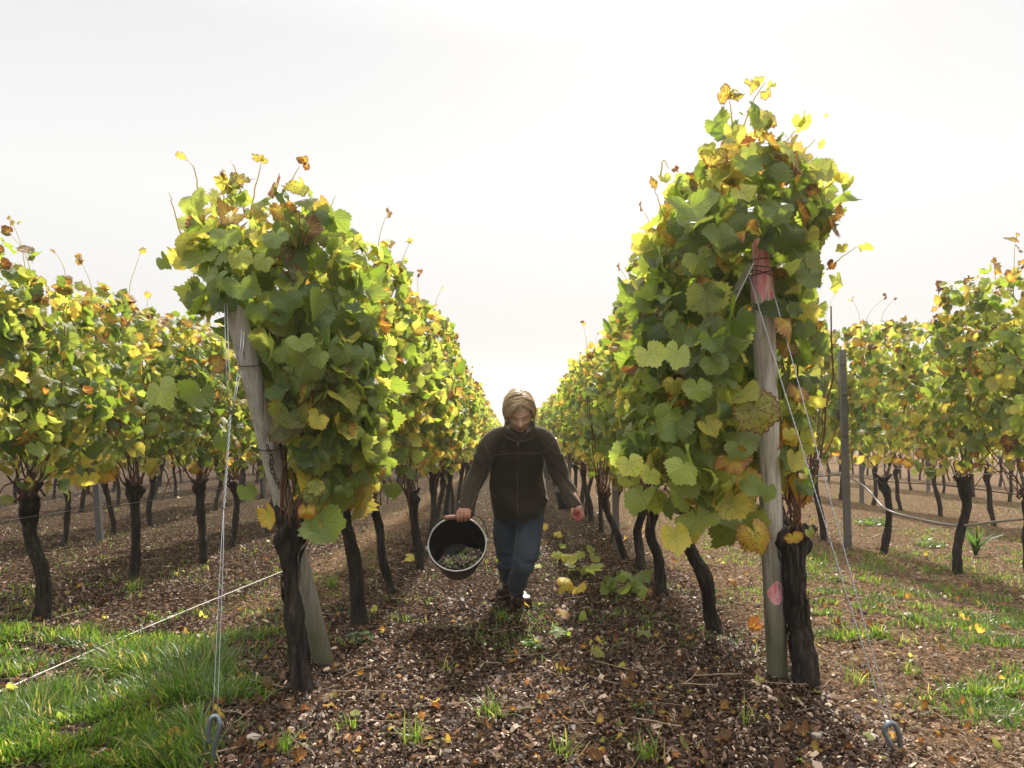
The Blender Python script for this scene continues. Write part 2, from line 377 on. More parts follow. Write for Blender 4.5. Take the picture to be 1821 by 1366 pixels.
def build_litter():
    rng = np.random.default_rng(5); n = 165000
    x, y = sample_view(n, 2.1, 17, rng)
    dens = np.clip(0.75 + 0.6 * vn(x * 1.3, y * 1.3, 0, 12), 0.1, 1)
    dens *= np.where(x > 1.3, 0.45, 1)
    keep = rng.random(n) < dens; x, y = x[keep], y[keep]; n = len(x)
    z = gz(x, y) + np.where(x > 1.25, 0.006, 0.013) + rng.random(n) * 0.010
    L = (0.0035 + 0.008 * rng.random(n) ** 2 + 0.014 * (rng.random(n) < .03)) * (1 + y * 0.02); Wd = L * (0.35 + 0.5 * rng.random(n))
    a = rng.random(n) * 6.283; pit = rng.normal(0, 0.55, n); rol = rng.normal(0, 0.5, n); bend = rng.random(n) * 0.5 * L
    loc = np.array([[-1, -1], [-1, 1], [0, 1.1], [0, -1.1], [1, 0.8], [1, -0.8]], float)
    lx = loc[None, :, 0] * L[:, None]; ly = loc[None, :, 1] * Wd[:, None] * 0.7
    lz = -np.abs(loc[None, :, 0]) * bend[:, None]
    lz = lz + lx * np.sin(pit)[:, None] + ly * np.sin(rol)[:, None]; lx = lx * np.cos(pit)[:, None]; ly = ly * np.cos(rol)[:, None]
    X = x[:, None] + lx * np.cos(a)[:, None] - ly * np.sin(a)[:, None]; Y = y[:, None] + lx * np.sin(a)[:, None] + ly * np.cos(a)[:, None]
    V = np.stack([X, Y, z[:, None] + lz], -1).reshape(-1, 3)
    base = (np.arange(n) * 6)[:, None]
    f = np.concatenate([base + np.array([[0, 3, 2, 1]]), base + np.array([[3, 5, 4, 2]])])
    t = rng.random(n)[:, None]
    c = np.where(t < 0.6, np.array([[0.045, 0.026, 0.017]]), np.where(t < 0.91, np.array([[0.16, 0.094, 0.062]]), np.array([[0.52, 0.40, 0.30]])))
    c = np.where((x > 1.25)[:, None] & (t < .8), np.array([[0.20, 0.13, 0.08]]), c)
    c = c * (0.6 + 0.8 * rng.random((n, 1)))
    o = rng.random(n) < 0.012; c[o] = np.array([0.42, 0.17, 0.04]) * (0.6 + 0.5 * rng.random((o.sum(), 1)))
    col = np.concatenate([np.clip(c, 0, 1), np.ones((n, 1))], 1); col = np.repeat(col, 6, axis=0)
    mb = MB(); mb.add(V, f, ccol=col)
    # soil clods and pebbles
    m = 26000; cx, cy = sample_view(m, 2.1, 13, rng); kk = rng.random(m) < np.where((cx > 1.2) | (cx < -1.0), .9, .4); cx, cy = cx[kk], cy[kk]; m = len(cx)
    s = 0.003 + 0.010 * rng.random(m) ** 3 + .012 * (rng.random(m) < .01); O = np.array([[1, 0, 0], [-1, 0, 0], [0, 1, 0], [0, -1, 0], [0, 0, 1], [0, 0, -1.]])
    Vc = O[None] * s[:, None, None] * (0.6 + 0.8 * rng.random((m, 6, 1))) * np.array([1, 1, .7]); an = rng.random(m) * 6.28
    Xc = Vc[..., 0] * np.cos(an)[:, None] - Vc[..., 1] * np.sin(an)[:, None]; Yc = Vc[..., 0] * np.sin(an)[:, None] + Vc[..., 1] * np.cos(an)[:, None]
    Vc = np.stack([Xc + cx[:, None], Yc + cy[:, None], Vc[..., 2] + (gz(cx, cy) + .006 + s * .3)[:, None]], -1).reshape(-1, 3)
    tr = np.array([[0, 2, 4], [2, 1, 4], [1, 3, 4], [3, 0, 4], [2, 0, 5], [1, 2, 5], [3, 1, 5], [0, 3, 5]])
    cc = np.array([[0.16, 0.10, 0.06]]) * (0.3 + 1.1 * rng.random((m, 1))); st = rng.random(m) < .05; cc[st] = np.array([.42, .38, .33]) * (.5 + .6 * rng.random((st.sum(), 1)))
    mb.add(Vc, ((np.arange(m) * 6)[:, None, None] + tr[None]).reshape(-1, 3), ccol=np.repeat(np.hstack([cc, np.ones((m, 1))]), 6, 0))
    # thin twigs
    for i in range(260):
        x0, y0 = sample_view(1, 2.3, 9, rng); x0 = x0[0]; y0 = y0[0]; l = 0.03 + 0.09 * rng.random(); a0 = rng.random() * 6.28
        xs = x0 + np.linspace(-l, l, 5) * math.cos(a0) + rng.normal(0, .004, 5); ys = y0 + np.linspace(-l, l, 5) * math.sin(a0) + rng.normal(0, .004, 5)
        cc = np.array([0.3, 0.22, 0.15, 1]) * (0.4 + rng.random())
        tube(mb, np.stack([xs, ys, gz(xs, ys) + 0.028 + rng.random() * .01], -1), 0.0012 + 0.0015 * rng.random(), 4, ccol=cc[None])
    tag(mb.obj('mulch', M['litter'], smooth=False), 'brown mulch of bark chips and dry leaf flakes covering the ground', 'mulch', kind='stuff')
build_litter()

def blades(mb, x, y, h, w, rng, lean=0.5, col0=(0.05, 0.11, 0.015), col1=(0.13, 0.22, 0.03), z=None, a=None):
    n = len(x); z = gz(x, y) + 0.004 if z is None else z
    a = rng.random(n) * 6.283 if a is None else a; ln = np.abs(rng.normal(0, lean, n)) + 0.1
    t = np.array([0, 0.35, 0.7, 1.0])
    out = (t[None] ** 1.8) * ln[:, None] * h[:, None]; up = t[None] * h[:, None] * np.sqrt(np.clip(1 - (t[None] * ln[:, None] * 0.6) ** 2, 0.15, 1))
    cx = x[:, None] + out * np.cos(a)[:, None]; cy = y[:, None] + out * np.sin(a)[:, None]; cz = z[:, None] + up
    ww = w[:, None] * np.array([0.8, 1.0, 0.7, 0.05])[None] * 0.5
    tw = a + 1.57 + rng.normal(0, 0.4, n); dx = np.cos(tw)[:, None] * ww; dy = np.sin(tw)[:, None] * ww
    V = np.stack([np.stack([cx - dx, cy - dy, cz], -1), np.stack([cx + dx, cy + dy, cz], -1)], 2).reshape(n, 8, 3).reshape(-1, 3)
    b = (np.arange(n) * 8)[:, None]
    f = np.concatenate([b + np.array([[0, 1, 3, 2]]), b + np.array([[2, 3, 5, 4]]), b + np.array([[4, 5, 7, 6]])])
    k = rng.random((n, 1)); c = np.array(col0) * (1 - k) + np.array(col1) * k
    dry = rng.random(n) < 0.09; c[dry] = (0.34, 0.27, 0.12)
    mb.add(V, f, ccol=np.repeat(np.concatenate([c, np.ones((n, 1))], 1), 8, axis=0))

def grass_mask(x, y):
    nz = vn(x * 1.8, y * 1.8, 0, 21); nf = vn(x * 6, y * 6, 0, 22)
    # lush strip on the left headland, thinning towards the rows
    left = np.clip((-0.98 - x + 0.25 * nz) * 4, 0, 1) * np.clip((4.05 - y + 0.45 * nz + 0.15 * (-1.6 - x)) * 1.6, 0, 1) * np.clip(nf * 2.4 + 0.75 + 0.7 * (nz > 0.1), 0.05, 1)
    right = 1.0 * np.clip((x - 1.75 + 0.5 * nz) * 2.0, 0, 1) * np.clip(1.9 - np.abs(y - 4.1) * 0.7 + nz, 0, 1) * np.clip(nf * 4 + 1.1, 0, 1)
    path = 0.42 * np.clip(1.2 - np.abs(x - 0.35) * 2.6, 0, 1) * np.clip((y - 6.2) * 1.0, 0, 1) * np.clip(nf * 3 + 0.6, 0, 1)
    rows = 0.7 * np.clip(nf * 4 - 0.8 + nz, 0, 1) * np.clip((y - 3.2), 0, 1)
    return np.clip(left + right + path + rows, 0, 1), left
def build_grass():
    rng = np.random.default_rng(8); mb = MB()
    n = 190000; x, y = sample_view(n, 2.2, 16, rng)
    g, left = grass_mask(x, y); k = rng.random(n) < g * np.where(left > 0.3, 1.0, np.where(x > 1.6, 1.0, 0.35)); x, y, left = x[k], y[k], left[k]; n = len(x)
    cl = 0.5 + 0.8 * vn(x * 4, y * 4, 0, 30)
    h = (0.025 + 0.03 * rng.random(n)) + np.clip(left, 0, 1) * (0.01 + 0.085 * rng.random(n) ** 1.3 * np.clip(cl, 0.2, 1.3))
    a = 6.28 * vn(x * 2.2, y * 2.2, 0, 33) + rng.normal(0, 0.9, n)
    blades(mb, x, y, h, 0.0038 + 0.0042 * rng.random(n), rng, 0.9, (0.030, 0.075, 0.014), (0.14, 0.22, 0.032), a=a)
    tag(mb.obj('grass', M['grass'], smooth=True), 'lush green grass on the headland and thin grass between the vine rows', 'grass', kind='stuff')
build_grass()
# ------------------------------------------------------------------ vine leaves
def leaf_template(lod):
    K = {0: 46, 1: 18, 2: 8}[lod]
    th = np.linspace(-np.pi, np.pi, K, endpoint=False) + (np.pi / K)
    a = np.abs(np.degrees(th))
    key = np.array([[0, 1.0], [14, .93], [27, .83], [38, .89], [52, .97], [66, .90], [80, .82], [92, .88], [108, .90], [128, .84], [150, .80], [163, .66], [174, .25], [180, .10]])
    r = np.interp(a, key[:, 0], key[:, 1])
    if lod == 0: r = r * (1 + 0.055 * np.where(np.arange(K) % 2, 1, -1) * (a < 160))
    if lod == 1: r = r * (1 + 0.04 * np.where(np.arange(K) % 2, 1, -1))
    fr = [0.5, 1.0] if lod < 2 else [1.0]
    V = [[0, 0, 0]]
    for f_ in fr:
        for i in range(K): V.append([r[i] * f_ * math.sin(th[i]), r[i] * f_ * math.cos(th[i]), f_])
    V = np.array(V); ii = np.arange(K); jj = (ii + 1) % K
    tris = [np.stack([np.zeros(K, int), 1 + ii, 1 + jj], -1)]
    if len(fr) == 2:
        tris.append(np.stack([1 + ii, 1 + K + ii, 1 + K + jj], -1)); tris.append(np.stack([1 + ii, 1 + K + jj, 1 + jj], -1))
    return V, np.concatenate(tris)[:, ::-1]
LT = [leaf_template(i) for i in range(3)]
def warp(T, k):   # other outlines of the same leaf: deeper lobes, narrow, lopsided
    V, F_ = T; V = V.copy(); th = np.arctan2(V[:, 0], V[:, 1]); r = 1 + [0, .04, -.05, .03][k] * np.cos(5 * th + [0, 0, 1, 2][k]) + [0, .05, .09, .12][k] * np.cos(2 * th + k)
    V[:, 0] *= r * [1, .92, 1.1, .95][k]; V[:, 1] *= r; V[:, 0] += [0, .0, .10, -.14][k] * V[:, 1] ** 2
    return V, F_
LTV = [[warp(LT[i], k)[0] for k in range(4)] for i in range(3)]

def add_leaves(mb, pos, nrm, tip, size, hue, bri, brn, lod, rng, petiole=True, curl=1.0):
    T, F_ = LT[lod]; n = len(pos); nv = len(T)
    N = nrm / (np.linalg.norm(nrm, axis=1)[:, None] + 1e-9)
    Y = tip - N * np.sum(tip * N, 1)[:, None]; Y /= np.linalg.norm(Y, axis=1)[:, None] + 1e-9
    X = np.cross(Y, N)
    TV = np.array(LTV[lod])[rng.integers(0, 4, n)]
    x = TV[:, :, 0] * (0.9 + 0.25 * rng.random((n, 1))); y = TV[:, :, 1]; r2 = x ** 2 + y ** 2; th = np.arctan2(x, y)
    cup = rng.normal(0.18, 0.34, (n, 1)) * curl; fold = np.abs(rng.normal(0.0, 0.40, (n, 1))) * curl; wv = rng.normal(0, 0.20, (n, 1)) * curl; ph = rng.random((n, 1)) * 6.28
    tc = rng.normal(0.15, 0.3, (n, 1)) * curl; wv2 = rng.normal(0, 0.07, (n, 1)) * curl
    sd = rng.normal(0, 0.3, (n, 1)) * curl
    z = -cup * r2 + fold * np.abs(x) * np.sqrt(r2) + wv * np.sin(3 * th + ph) * r2 + wv2 * np.sin(7 * th + 2 * ph) * r2 - tc * np.maximum(y, 0) ** 2 - sd * np.sign(x) * x ** 2
    s = size[:, None, None]
    V = pos[:, None] + s * (x[..., None] * X[:, None] + y[..., None] * Y[:, None] + z[..., None] * N[:, None])
    f = (np.arange(n) * nv)[:, None, None] + F_[None]
    luv = np.broadcast_to(T[None], (n, nv, 3)).copy(); luv[..., 0:2] += 0.0
    luv[..., 2] = T[None, :, 2]
    lc = np.stack([hue, bri, brn, rng.random(n)], -1); lc = np.repeat(lc[:, None], nv, 1)
    # a per-leaf shift so that spots differ from leaf to leaf is carried by the colour's own noise seed
    mb.add(V.reshape(-1, 3), f.reshape(-1, 3), luv=luv.reshape(-1, 3), lcol=lc.reshape(-1, 4))
    if petiole and lod == 0:
        tl = (0.5 + 0.6 * rng.random(n)) * size
        p0 = pos; p2 = pos - Y * tl[:, None] * 0.6 - N * tl[:, None] * 0.9 + rng.normal(0, 0.01, (n, 3)); p1 = (p0 + p2) / 2 - Y * tl[:, None] * 0.2
        ring = []
        for k_ in range(3):
            an = k_ * 2.094; off = (math.cos(an) * X + math.sin(an) * N) * 0.0013
            ring += [p0 + off, p1 + off, p2 + off]
        V = np.stack(ring, 1); b = (np.arange(n) * 9)[:, None]; fs = []
        for k_ in range(3):
            a0 = k_ * 3; a1 = ((k_ + 1) % 3) * 3
            fs += [b + np.array([[a0, a1, a1 + 1, a0 + 1]]), b + np.array([[a0 + 1, a1 + 1, a1 + 2, a0 + 2]])]
        mb.add(V.reshape(-1, 3), np.concatenate(fs), luv=np.array([[0, 0, 0.0]]), lcol=np.repeat(np.stack([np.clip(0.45 + 0.4 * rng.random(n), 0, 1), bri, brn * 0, brn], -1), 9, axis=0))

def leaf_hues(n, rng, topness, lowness=None, yellow=0.0):
    t = rng.random(n)
    h = np.where(t < 0.54, 0.02 + 0.30 * rng.random(n), np.where(t < 0.82, 0.36 + 0.18 * rng.random(n), np.where(t < 0.95, 0.56 + 0.14 * rng.random(n), 0.74 + 0.12 * rng.random(n))))
    h = h + yellow
    old = rng.random(n) < 0.05 + 0.30 * topness
    h = np.where(old, 0.62 + 0.34 * rng.random(n), h)
    if lowness is not None: h = np.where(rng.random(n) < 0.4 * lowness, 0.62 + 0.22 * rng.random(n), h)
    brn = np.clip(rng.normal(0.30, 0.28, n) + 0.55 * topness * rng.random(n), 0, 1)
    return h, rng.random(n), brn

def foliage_variant(seed, L, hw, zlo, zhi, n, lod, yellow=0.0, scale=1.0):
    rng = np.random.default_rng(seed); mb = MB()
    y = (rng.random(n) - 0.5) * (L + 0.34)
    q = rng.random(n) ** 0.85; q = np.where((q < .2) & (rng.random(n) < .62), .2 + .8 * rng.random(n), q); top = zhi + 0.05 * vn(y * 2.5, seed * 3.1, 0, 2) + 0.05 * vn(y * 9, seed * 1.7, 0, 2)
    low = zlo + 0.09 * vn(y * 3.3, seed * 2.2, 0, 5)
    z = low + (top - low) * q
    rel = (z - zlo) / (zhi - zlo)
    prof = hw * (0.62 + 0.48 * np.sin(np.pi * np.clip(rel * 0.9 + 0.08, 0, 1))) * (1 + 0.20 * vn(y * 3, z * 3, seed, 6))
    s = np.where(rng.random(n) < 0.5, 1.0, -1.0); shell = rng.random(n) < 0.8
    x = s * prof * np.where(shell, 0.75 + 0.35 * rng.random(n), rng.random(n))
    nx = s * (0.35 + 0.6 * rng.random(n)); ny = rng.normal(-0.12, 0.6, n); nz = rng.normal(0.42, 0.45, n)
    tp = rel > 0.9; nx = np.where(tp, nx * 0.6, nx); nz = np.where(tp, 0.5 + 0.5 * rng.random(n), nz)
    tip = np.stack([rng.normal(0, .35, n) + s * 0.3, rng.normal(0, .5, n), -1 + 0 * x], -1)
    topn = np.clip((rel - 0.72) * 3.5, 0, 1); lown = np.clip((0.22 - rel) * 5, 0, 1)
    h, b, br = leaf_hues(n, rng, topn, lown, yellow)
    size = (0.030 + 0.036 * rng.random(n)) * scale * (1 - 0.35 * topn * rng.random(n))
    add_leaves(mb, np.stack([x, y, z], -1), np.stack([nx, ny, nz], -1), tip, size, h, b, br, lod, rng)
    # shoots that stick out of the top, bare or with a few dry leaves
    if lod < 2:
        for k in range(3 if lod == 0 else 2):
            y0 = (rng.random() - 0.5) * L; x0 = rng.normal(0, hw * 0.5); l = 0.10 + 0.26 * rng.random() ** 1.5
            a = rng.normal(0, 0.4, 2)
            pts = [[x0, y0, zhi - 0.15], [x0 + a[0] * l * .3, y0 + a[1] * l * .3, zhi + l * 0.4], [x0 + a[0] * l, y0 + a[1] * l, zhi + l]]
            c = curve(pts, 7) + rng.normal(0, 0.0015, (7, 3))
            tube(mb, c, np.linspace(0.0028, 0.0012, 7), 5 if lod == 0 else 3, luv=np.array([[0, 0, 0.]]), lcol=np.array([[0.97, 0.5, 0, 0]]))
            m_ = rng.integers(1, 4); ii = rng.choice(7, m_)
            pp = c[ii] + rng.normal(0, 0.02, (m_, 3)); pp[0] = c[-1]
            add_leaves(mb, pp, rng.normal(0, 1, (m_, 3)), rng.normal(0, 1, (m_, 3)), 0.016 + 0.024 * rng.random(m_), 0.62 + 0.35 * rng.random(m_), rng.random(m_), 0.5 + 0.5 * rng.random(m_), lod, rng, False, 1.6)
    return mb.mesh('foliage', M['leaf'])

ZLO, ZHI = 0.78, 2.02
FOL = {0: [foliage_variant(100 + i, 1.05, 0.24, ZLO, ZHI, 780, 0) for i in range(8)],
       1: [foliage_variant(200 + i, 1.05, 0.25, ZLO, ZHI, 580, 1, 0.03, 1.0) for i in range(7)],
       2: [foliage_variant(300 + i, 1.05, 0.26, ZLO, ZHI, 300, 2, 0.06, 1.25) for i in range(6)]}

# ------------------------------------------------------------------ trunks and canes
def trunk_mesh(dx, dy, hgt, r, seed, n=22, m=44, head=1.0, knots=1.0, stubs=3, foot=0.4):
    rng = np.random.default_rng(seed); t = np.linspace(0, 1, m)
    w = rng.normal(0, 0.018, (2,)); w2 = rng.normal(0, 0.012, 2)
    cx = dx * t + w[0] * np.sin(t * 5.5 + seed) + w2[0] * np.sin(t * 12 + seed) * t; cy = dy * t + w[1] * np.sin(t * 5 + 1 + seed) + w2[1] * np.sin(t * 11)
    cx -= cx[0]; cy -= cy[0]
    path = np.stack([cx, cy, -0.06 + (hgt + 0.06) * t], -1)
    rad = r * (1.0 - 0.18 * t + foot * np.exp(-t * 16) + head * 0.5 * np.exp(-((t - 0.90) / 0.085) ** 2))
    rad[-1] *= 0.55; rad[-2] *= 0.85
    def disp(tt, th):
        X = np.cos(th) * 1.6; Y = np.sin(th) * 1.6; Z = tt * hgt
        d = 0.34 * vn(X * 1.1, Y * 1.1, Z * 9, seed) + 0.16 * vn(X * 2.2, Y * 2.2, Z * 24, seed + 9) + 0.17 * vn(X * 3.5, Y * 3.5, Z * 6, seed + 1) * knots - 0.26 * np.abs(vn(X * 6, Y * 6, Z * 7, seed + 2)) + 0.10 * vn(X * 9, Y * 9, Z * 30, seed + 7)
        hd = np.exp(-((tt - 0.9) / 0.12) ** 2)
        return 1 + d * (1 + 0.9 * hd) + 0.2 * hd * vn(X * 3, Y * 3, Z * 30, seed + 5)
    mb = MB(); tube(mb, path, rad, n, disp)
    if m > 60:      # loose strips of bark
        T_, N_, B_ = frames(path)
        for k in range(85):
            i0 = rng.integers(2, m - 16); ln = rng.integers(5, 15); i1 = min(i0 + ln, m - 2); a0 = rng.random() * 6.283; off = 1.0 + .05 * rng.random(); w_ = .10 + .16 * rng.random(); strip = []
            for j, i in enumerate(range(i0, i1)):
                u_ = j / max(1, i1 - i0 - 1); lift = off + .10 * (2 * u_ - 1) ** 4 * rng.random(); ww = w_ * (1 - .7 * abs(2 * u_ - 1) ** 2)
                for s_ in (-1, 1):
                    a1 = a0 + s_ * ww + .02 * math.sin(j); rr_ = rad[i] * lift * (1 + .12 * float(vn(math.cos(a1) * 1.9, math.sin(a1) * 1.9, i * .09, seed)))
                    strip.append(path[i] + rr_ * (math.cos(a1) * N_[i] + math.sin(a1) * B_[i]))
            kq = np.arange(len(strip) // 2 - 1) * 2
            if len(kq): mb.add(np.array(strip), np.stack([kq, kq + 1, kq + 3, kq + 2], -1))
    for k in range(stubs):
        a = rng.random() * 6.28; l = 0.03 + 0.04 * rng.random(); p0 = path[int(m * (0.86 + 0.1 * rng.random()))]
        d = np.array([math.cos(a) * 0.8, math.sin(a) * 0.8, 0.6 + 0.5 * rng.random()]); d /= np.linalg.norm(d)
        tube(mb, [p0, p0 + d * (r + l * 0.5), p0 + d * (r * 1.4 + l)], [r * 0.55, r * 0.42, r * 0.3], 8)
    return mb.mesh('trunk', M['bark']), path[-1]

def cane_paths(seed, base, n=8, back=False):   # canes rising from the head, a couple bowed along the wire
    rng = np.random.default_rng(seed); out = []
    for k in range(n):
        b = np.array(base) + np.array([rng.normal(0, .03), rng.normal(0, .05), -0.03])
        side = rng.normal(0, 0.22) + (0.2 if k % 2 else -0.2); ox = rng.normal(0, 0.07)
        top = 0.7 + 0.42 * rng.random()
        if back: side = abs(side) * 0.8 + 0.05
        if k < 2:
            s = 1 if k or back else -1
            pts = [b, b + [ox * .3, s * .16, .14], b + [ox * .5, s * .36, .12], b + [ox * .5, s * .52, -.02 - .08 * rng.random()]]
        else:
            pts = [b, b + [ox * .5, side * .35, .16], b + [ox, side * .8, .45], b + [ox * 1.2, side, top]]
        c = curve(pts, 12); c[1:] += rng.normal(0, 0.006, (11, 3)); out.append(c)
    return out
def add_cane(mb, c, r=0.0048, n=6):
    m = len(c); rad = np.linspace(r, r * 0.6, m); rad[::3] *= 1.18
    tube(mb, c, rad, n)

TRUNKS = []
for i in range(7):
    rg = random.Random(i)
    me, top = trunk_mesh(rg.uniform(-.09, .09), rg.uniform(-.08, .08), 0.70, 0.028 + 0.007 * rg.random(), 40 + i, 14, 28, head=.5 + rg.random() * .8)
    mb = MB(); [add_cane(mb, c, 0.0050, 4) for c in cane_paths(60 + i, top, 12)]
    TRUNKS.append((me, mb.mesh('canes', M['cane']), top))

ORD = ['first', 'second', 'third', 'fourth', 'fifth', 'sixth', 'seventh', 'eighth', 'ninth', 'tenth', 'eleventh', 'twelfth', 'thirteenth', 'fourteenth', 'fifteenth', 'sixteenth']
def vine(x, y, rowname, k, lod, seed, hgt=0.70, own=None, fol=True, label=None, zscale=1.0, hue=0.0, flabel=None, foliage=None, sink=0.0):
    rg = random.Random(seed); z = float(gz(x, y))
    if label is None:
        if k < 12: label = '%s grape vine from the near end of %s' % (ORD[k], rowname)
        else: label = 'small far grape vine fading into the haze in %s' % rowname
    if label and label.startswith('small far'): label = label.replace('small far grape vine fading into the haze in', 'far vine, small and pale with distance, in')
    t = thing('grape_vine', label, 'grape vine', (x, y, z), 'grape vines of ' + rowname)
    if own:      # near vines have their own trunk and separate canes
        dx, dy, r, hd, foot = own
        me, top = trunk_mesh(dx, dy, hgt, r * 1.06, seed, 40, 90, hd, 1.0, 5, foot)
        link('trunk', me, t)
        for c in (cane_paths(seed + 3, top, 13, k == 0 and foliage is not None) if fol else cane_paths(seed + 3, top, 3)[2:]):
            mb = MB(); add_cane(mb, c, 0.0052, 7); mb.obj('cane', M['cane'], t)
    else:
        me, cm, top = TRUNKS[rg.randrange(len(TRUNKS))]
        flip = rg.choice((0, math.pi)) + rg.uniform(-.3, .3)
        a = link('trunk', me, t); a.rotation_euler.z = flip
        s_ = rg.uniform(.85, 1.15); a.scale = (s_, s_, rg.uniform(.93, 1.05))
        b = link('canes', cm, t); b.rotation_euler.z = flip
    if fol:
        f = link('foliage', foliage or FOL[lod][rg.randrange(len(FOL[lod]))], t)
        if foliage is None:
            f.rotation_euler.z = rg.choice((0, math.pi)) + rg.uniform(-.06, .06); f.scale = (rg.uniform(.9, 1.12), 1.0, zscale * rg.uniform(.965, 1.035))
            f.location.z = rg.uniform(-.03, .02)
        f.color = (min(1.0, max(0.0, 1.0 + hue + rg.uniform(-.05, .03))), 1, 1, 1)
    return t
def lodfor(d): return 0 if d < 9.5 else (1 if d < 20 else 2)

RL1 = 'the row left of the grape picker'; RR1 = 'the row right of the grape picker'

# ---- the big end vines: foliage shaped after the photograph
def end_foliage(seed, D, zs, xls, xrs, yc, b, n, ground, skip, extra, yellow=0.0):
    rng = np.random.default_rng(seed); mb = MB()
    z = zs[0] + (zs[-1] - zs[0]) * rng.random(n)
    xl = np.interp(z, zs, xls); xr = np.interp(z, zs, xrs); c = (xl + xr) / 2; a = (xr - xl) / 2
    ph = rng.random(n) * 2 * np.pi; rr = 0.72 + 0.34 * rng.random(n); inn = rng.random(n) < 0.25; rr = np.where(inn, rng.random(n), rr)
    rr = rr * (1 + 0.13 * vn(ph * 2, z * 5, seed, 3))
    x = c + (a - 0.05) * np.cos(ph) * rr; y = yc + (b - 0.05) * np.sin(ph) * rr
    nrm = np.stack([np.cos(ph) * 0.8 + rng.normal(0, .55, n), np.sin(ph) * 0.8 + rng.normal(0, .5, n), rng.normal(0.45, .45, n)], -1)
    tip = np.stack([rng.normal(0, .4, n) + 0.2 * np.cos(ph), rng.normal(0, .3, n) + 0.2 * np.sin(ph), -np.ones(n)], -1)
    rel = (z - zs[0]) / (zs[-1] - zs[0])
    dens = np.interp(rel, [0, .12, .3, .85, 1], [.15, .35, 1, 1, .35]); keep = rng.random(n) < dens
    keep &= ~skip(x, y, z)
    topn = np.clip((rel - 0.75) * 3, 0, 1); lown = np.clip((0.3 - rel) * 3, 0, 1)
    h, br, bn = leaf_hues(n, rng, topn * 0.8, lown, yellow)
    front = np.sin(ph) < -0.2; h = np.where(front & (topn < .3) & (h > .6) & (rng.random(n) < .6), 0.2 + 0.2 * rng.random(n), h)
    size = (0.034 + 0.050 * rng.random(n)) * np.interp(rel, [0, .8, 1], [1.1, 1, .75])
    P_ = np.stack([x, y, z], -1)
    k = keep; add_leaves(mb, P_[k], nrm[k], tip[k], size[k], h[k], br[k], bn[k], 0, rng)
    for (px, py, d, sz, hu, bri, brn, nx, nz, roll) in extra:
        p = P(px, py, d); p[2] += sz * 0.35
        add_leaves(mb, p[None], np.array([[nx, -1.0, nz]]), np.array([[math.sin(roll), 0, -math.cos(roll)]]), np.array([sz]), np.array([hu]), np.array([bri]), np.array([brn]), 0, rng, True, 0.7)
    return mb, rng
def shoots(mb, rng, lst):
    for (pts, d, leaves) in lst:
        c = curve([P(a, b_, d + dd) for a, b_, dd in pts], 12); c[1:-1] += rng.normal(0, .0012, (10, 3))
        tube(mb, c, np.linspace(0.0034, 0.0013, 12), 5, luv=np.array([[0, 0, 0.]]), lcol=np.array([[0.98, 0.5, 0, 0]]))
        for (a, b_, sz, hu, bn) in leaves:
            add_leaves(mb, P(a, b_, d)[None], np.array([[rng.normal(0, .5), -1, rng.normal(0, .4)]]), rng.normal(0, .6, (1, 3)) + [[0, 0, -.8]], np.array([sz]), np.array([hu]), np.array([.7]), np.array([bn]), 0, rng, False, 1.7)
def hero(mb, x, y):
    for i in range(len(mb.v)): mb.v[i] = mb.v[i] - np.array([x, y, float(gz(x, y))])
    return mb.mesh('foliage', M['leaf'])

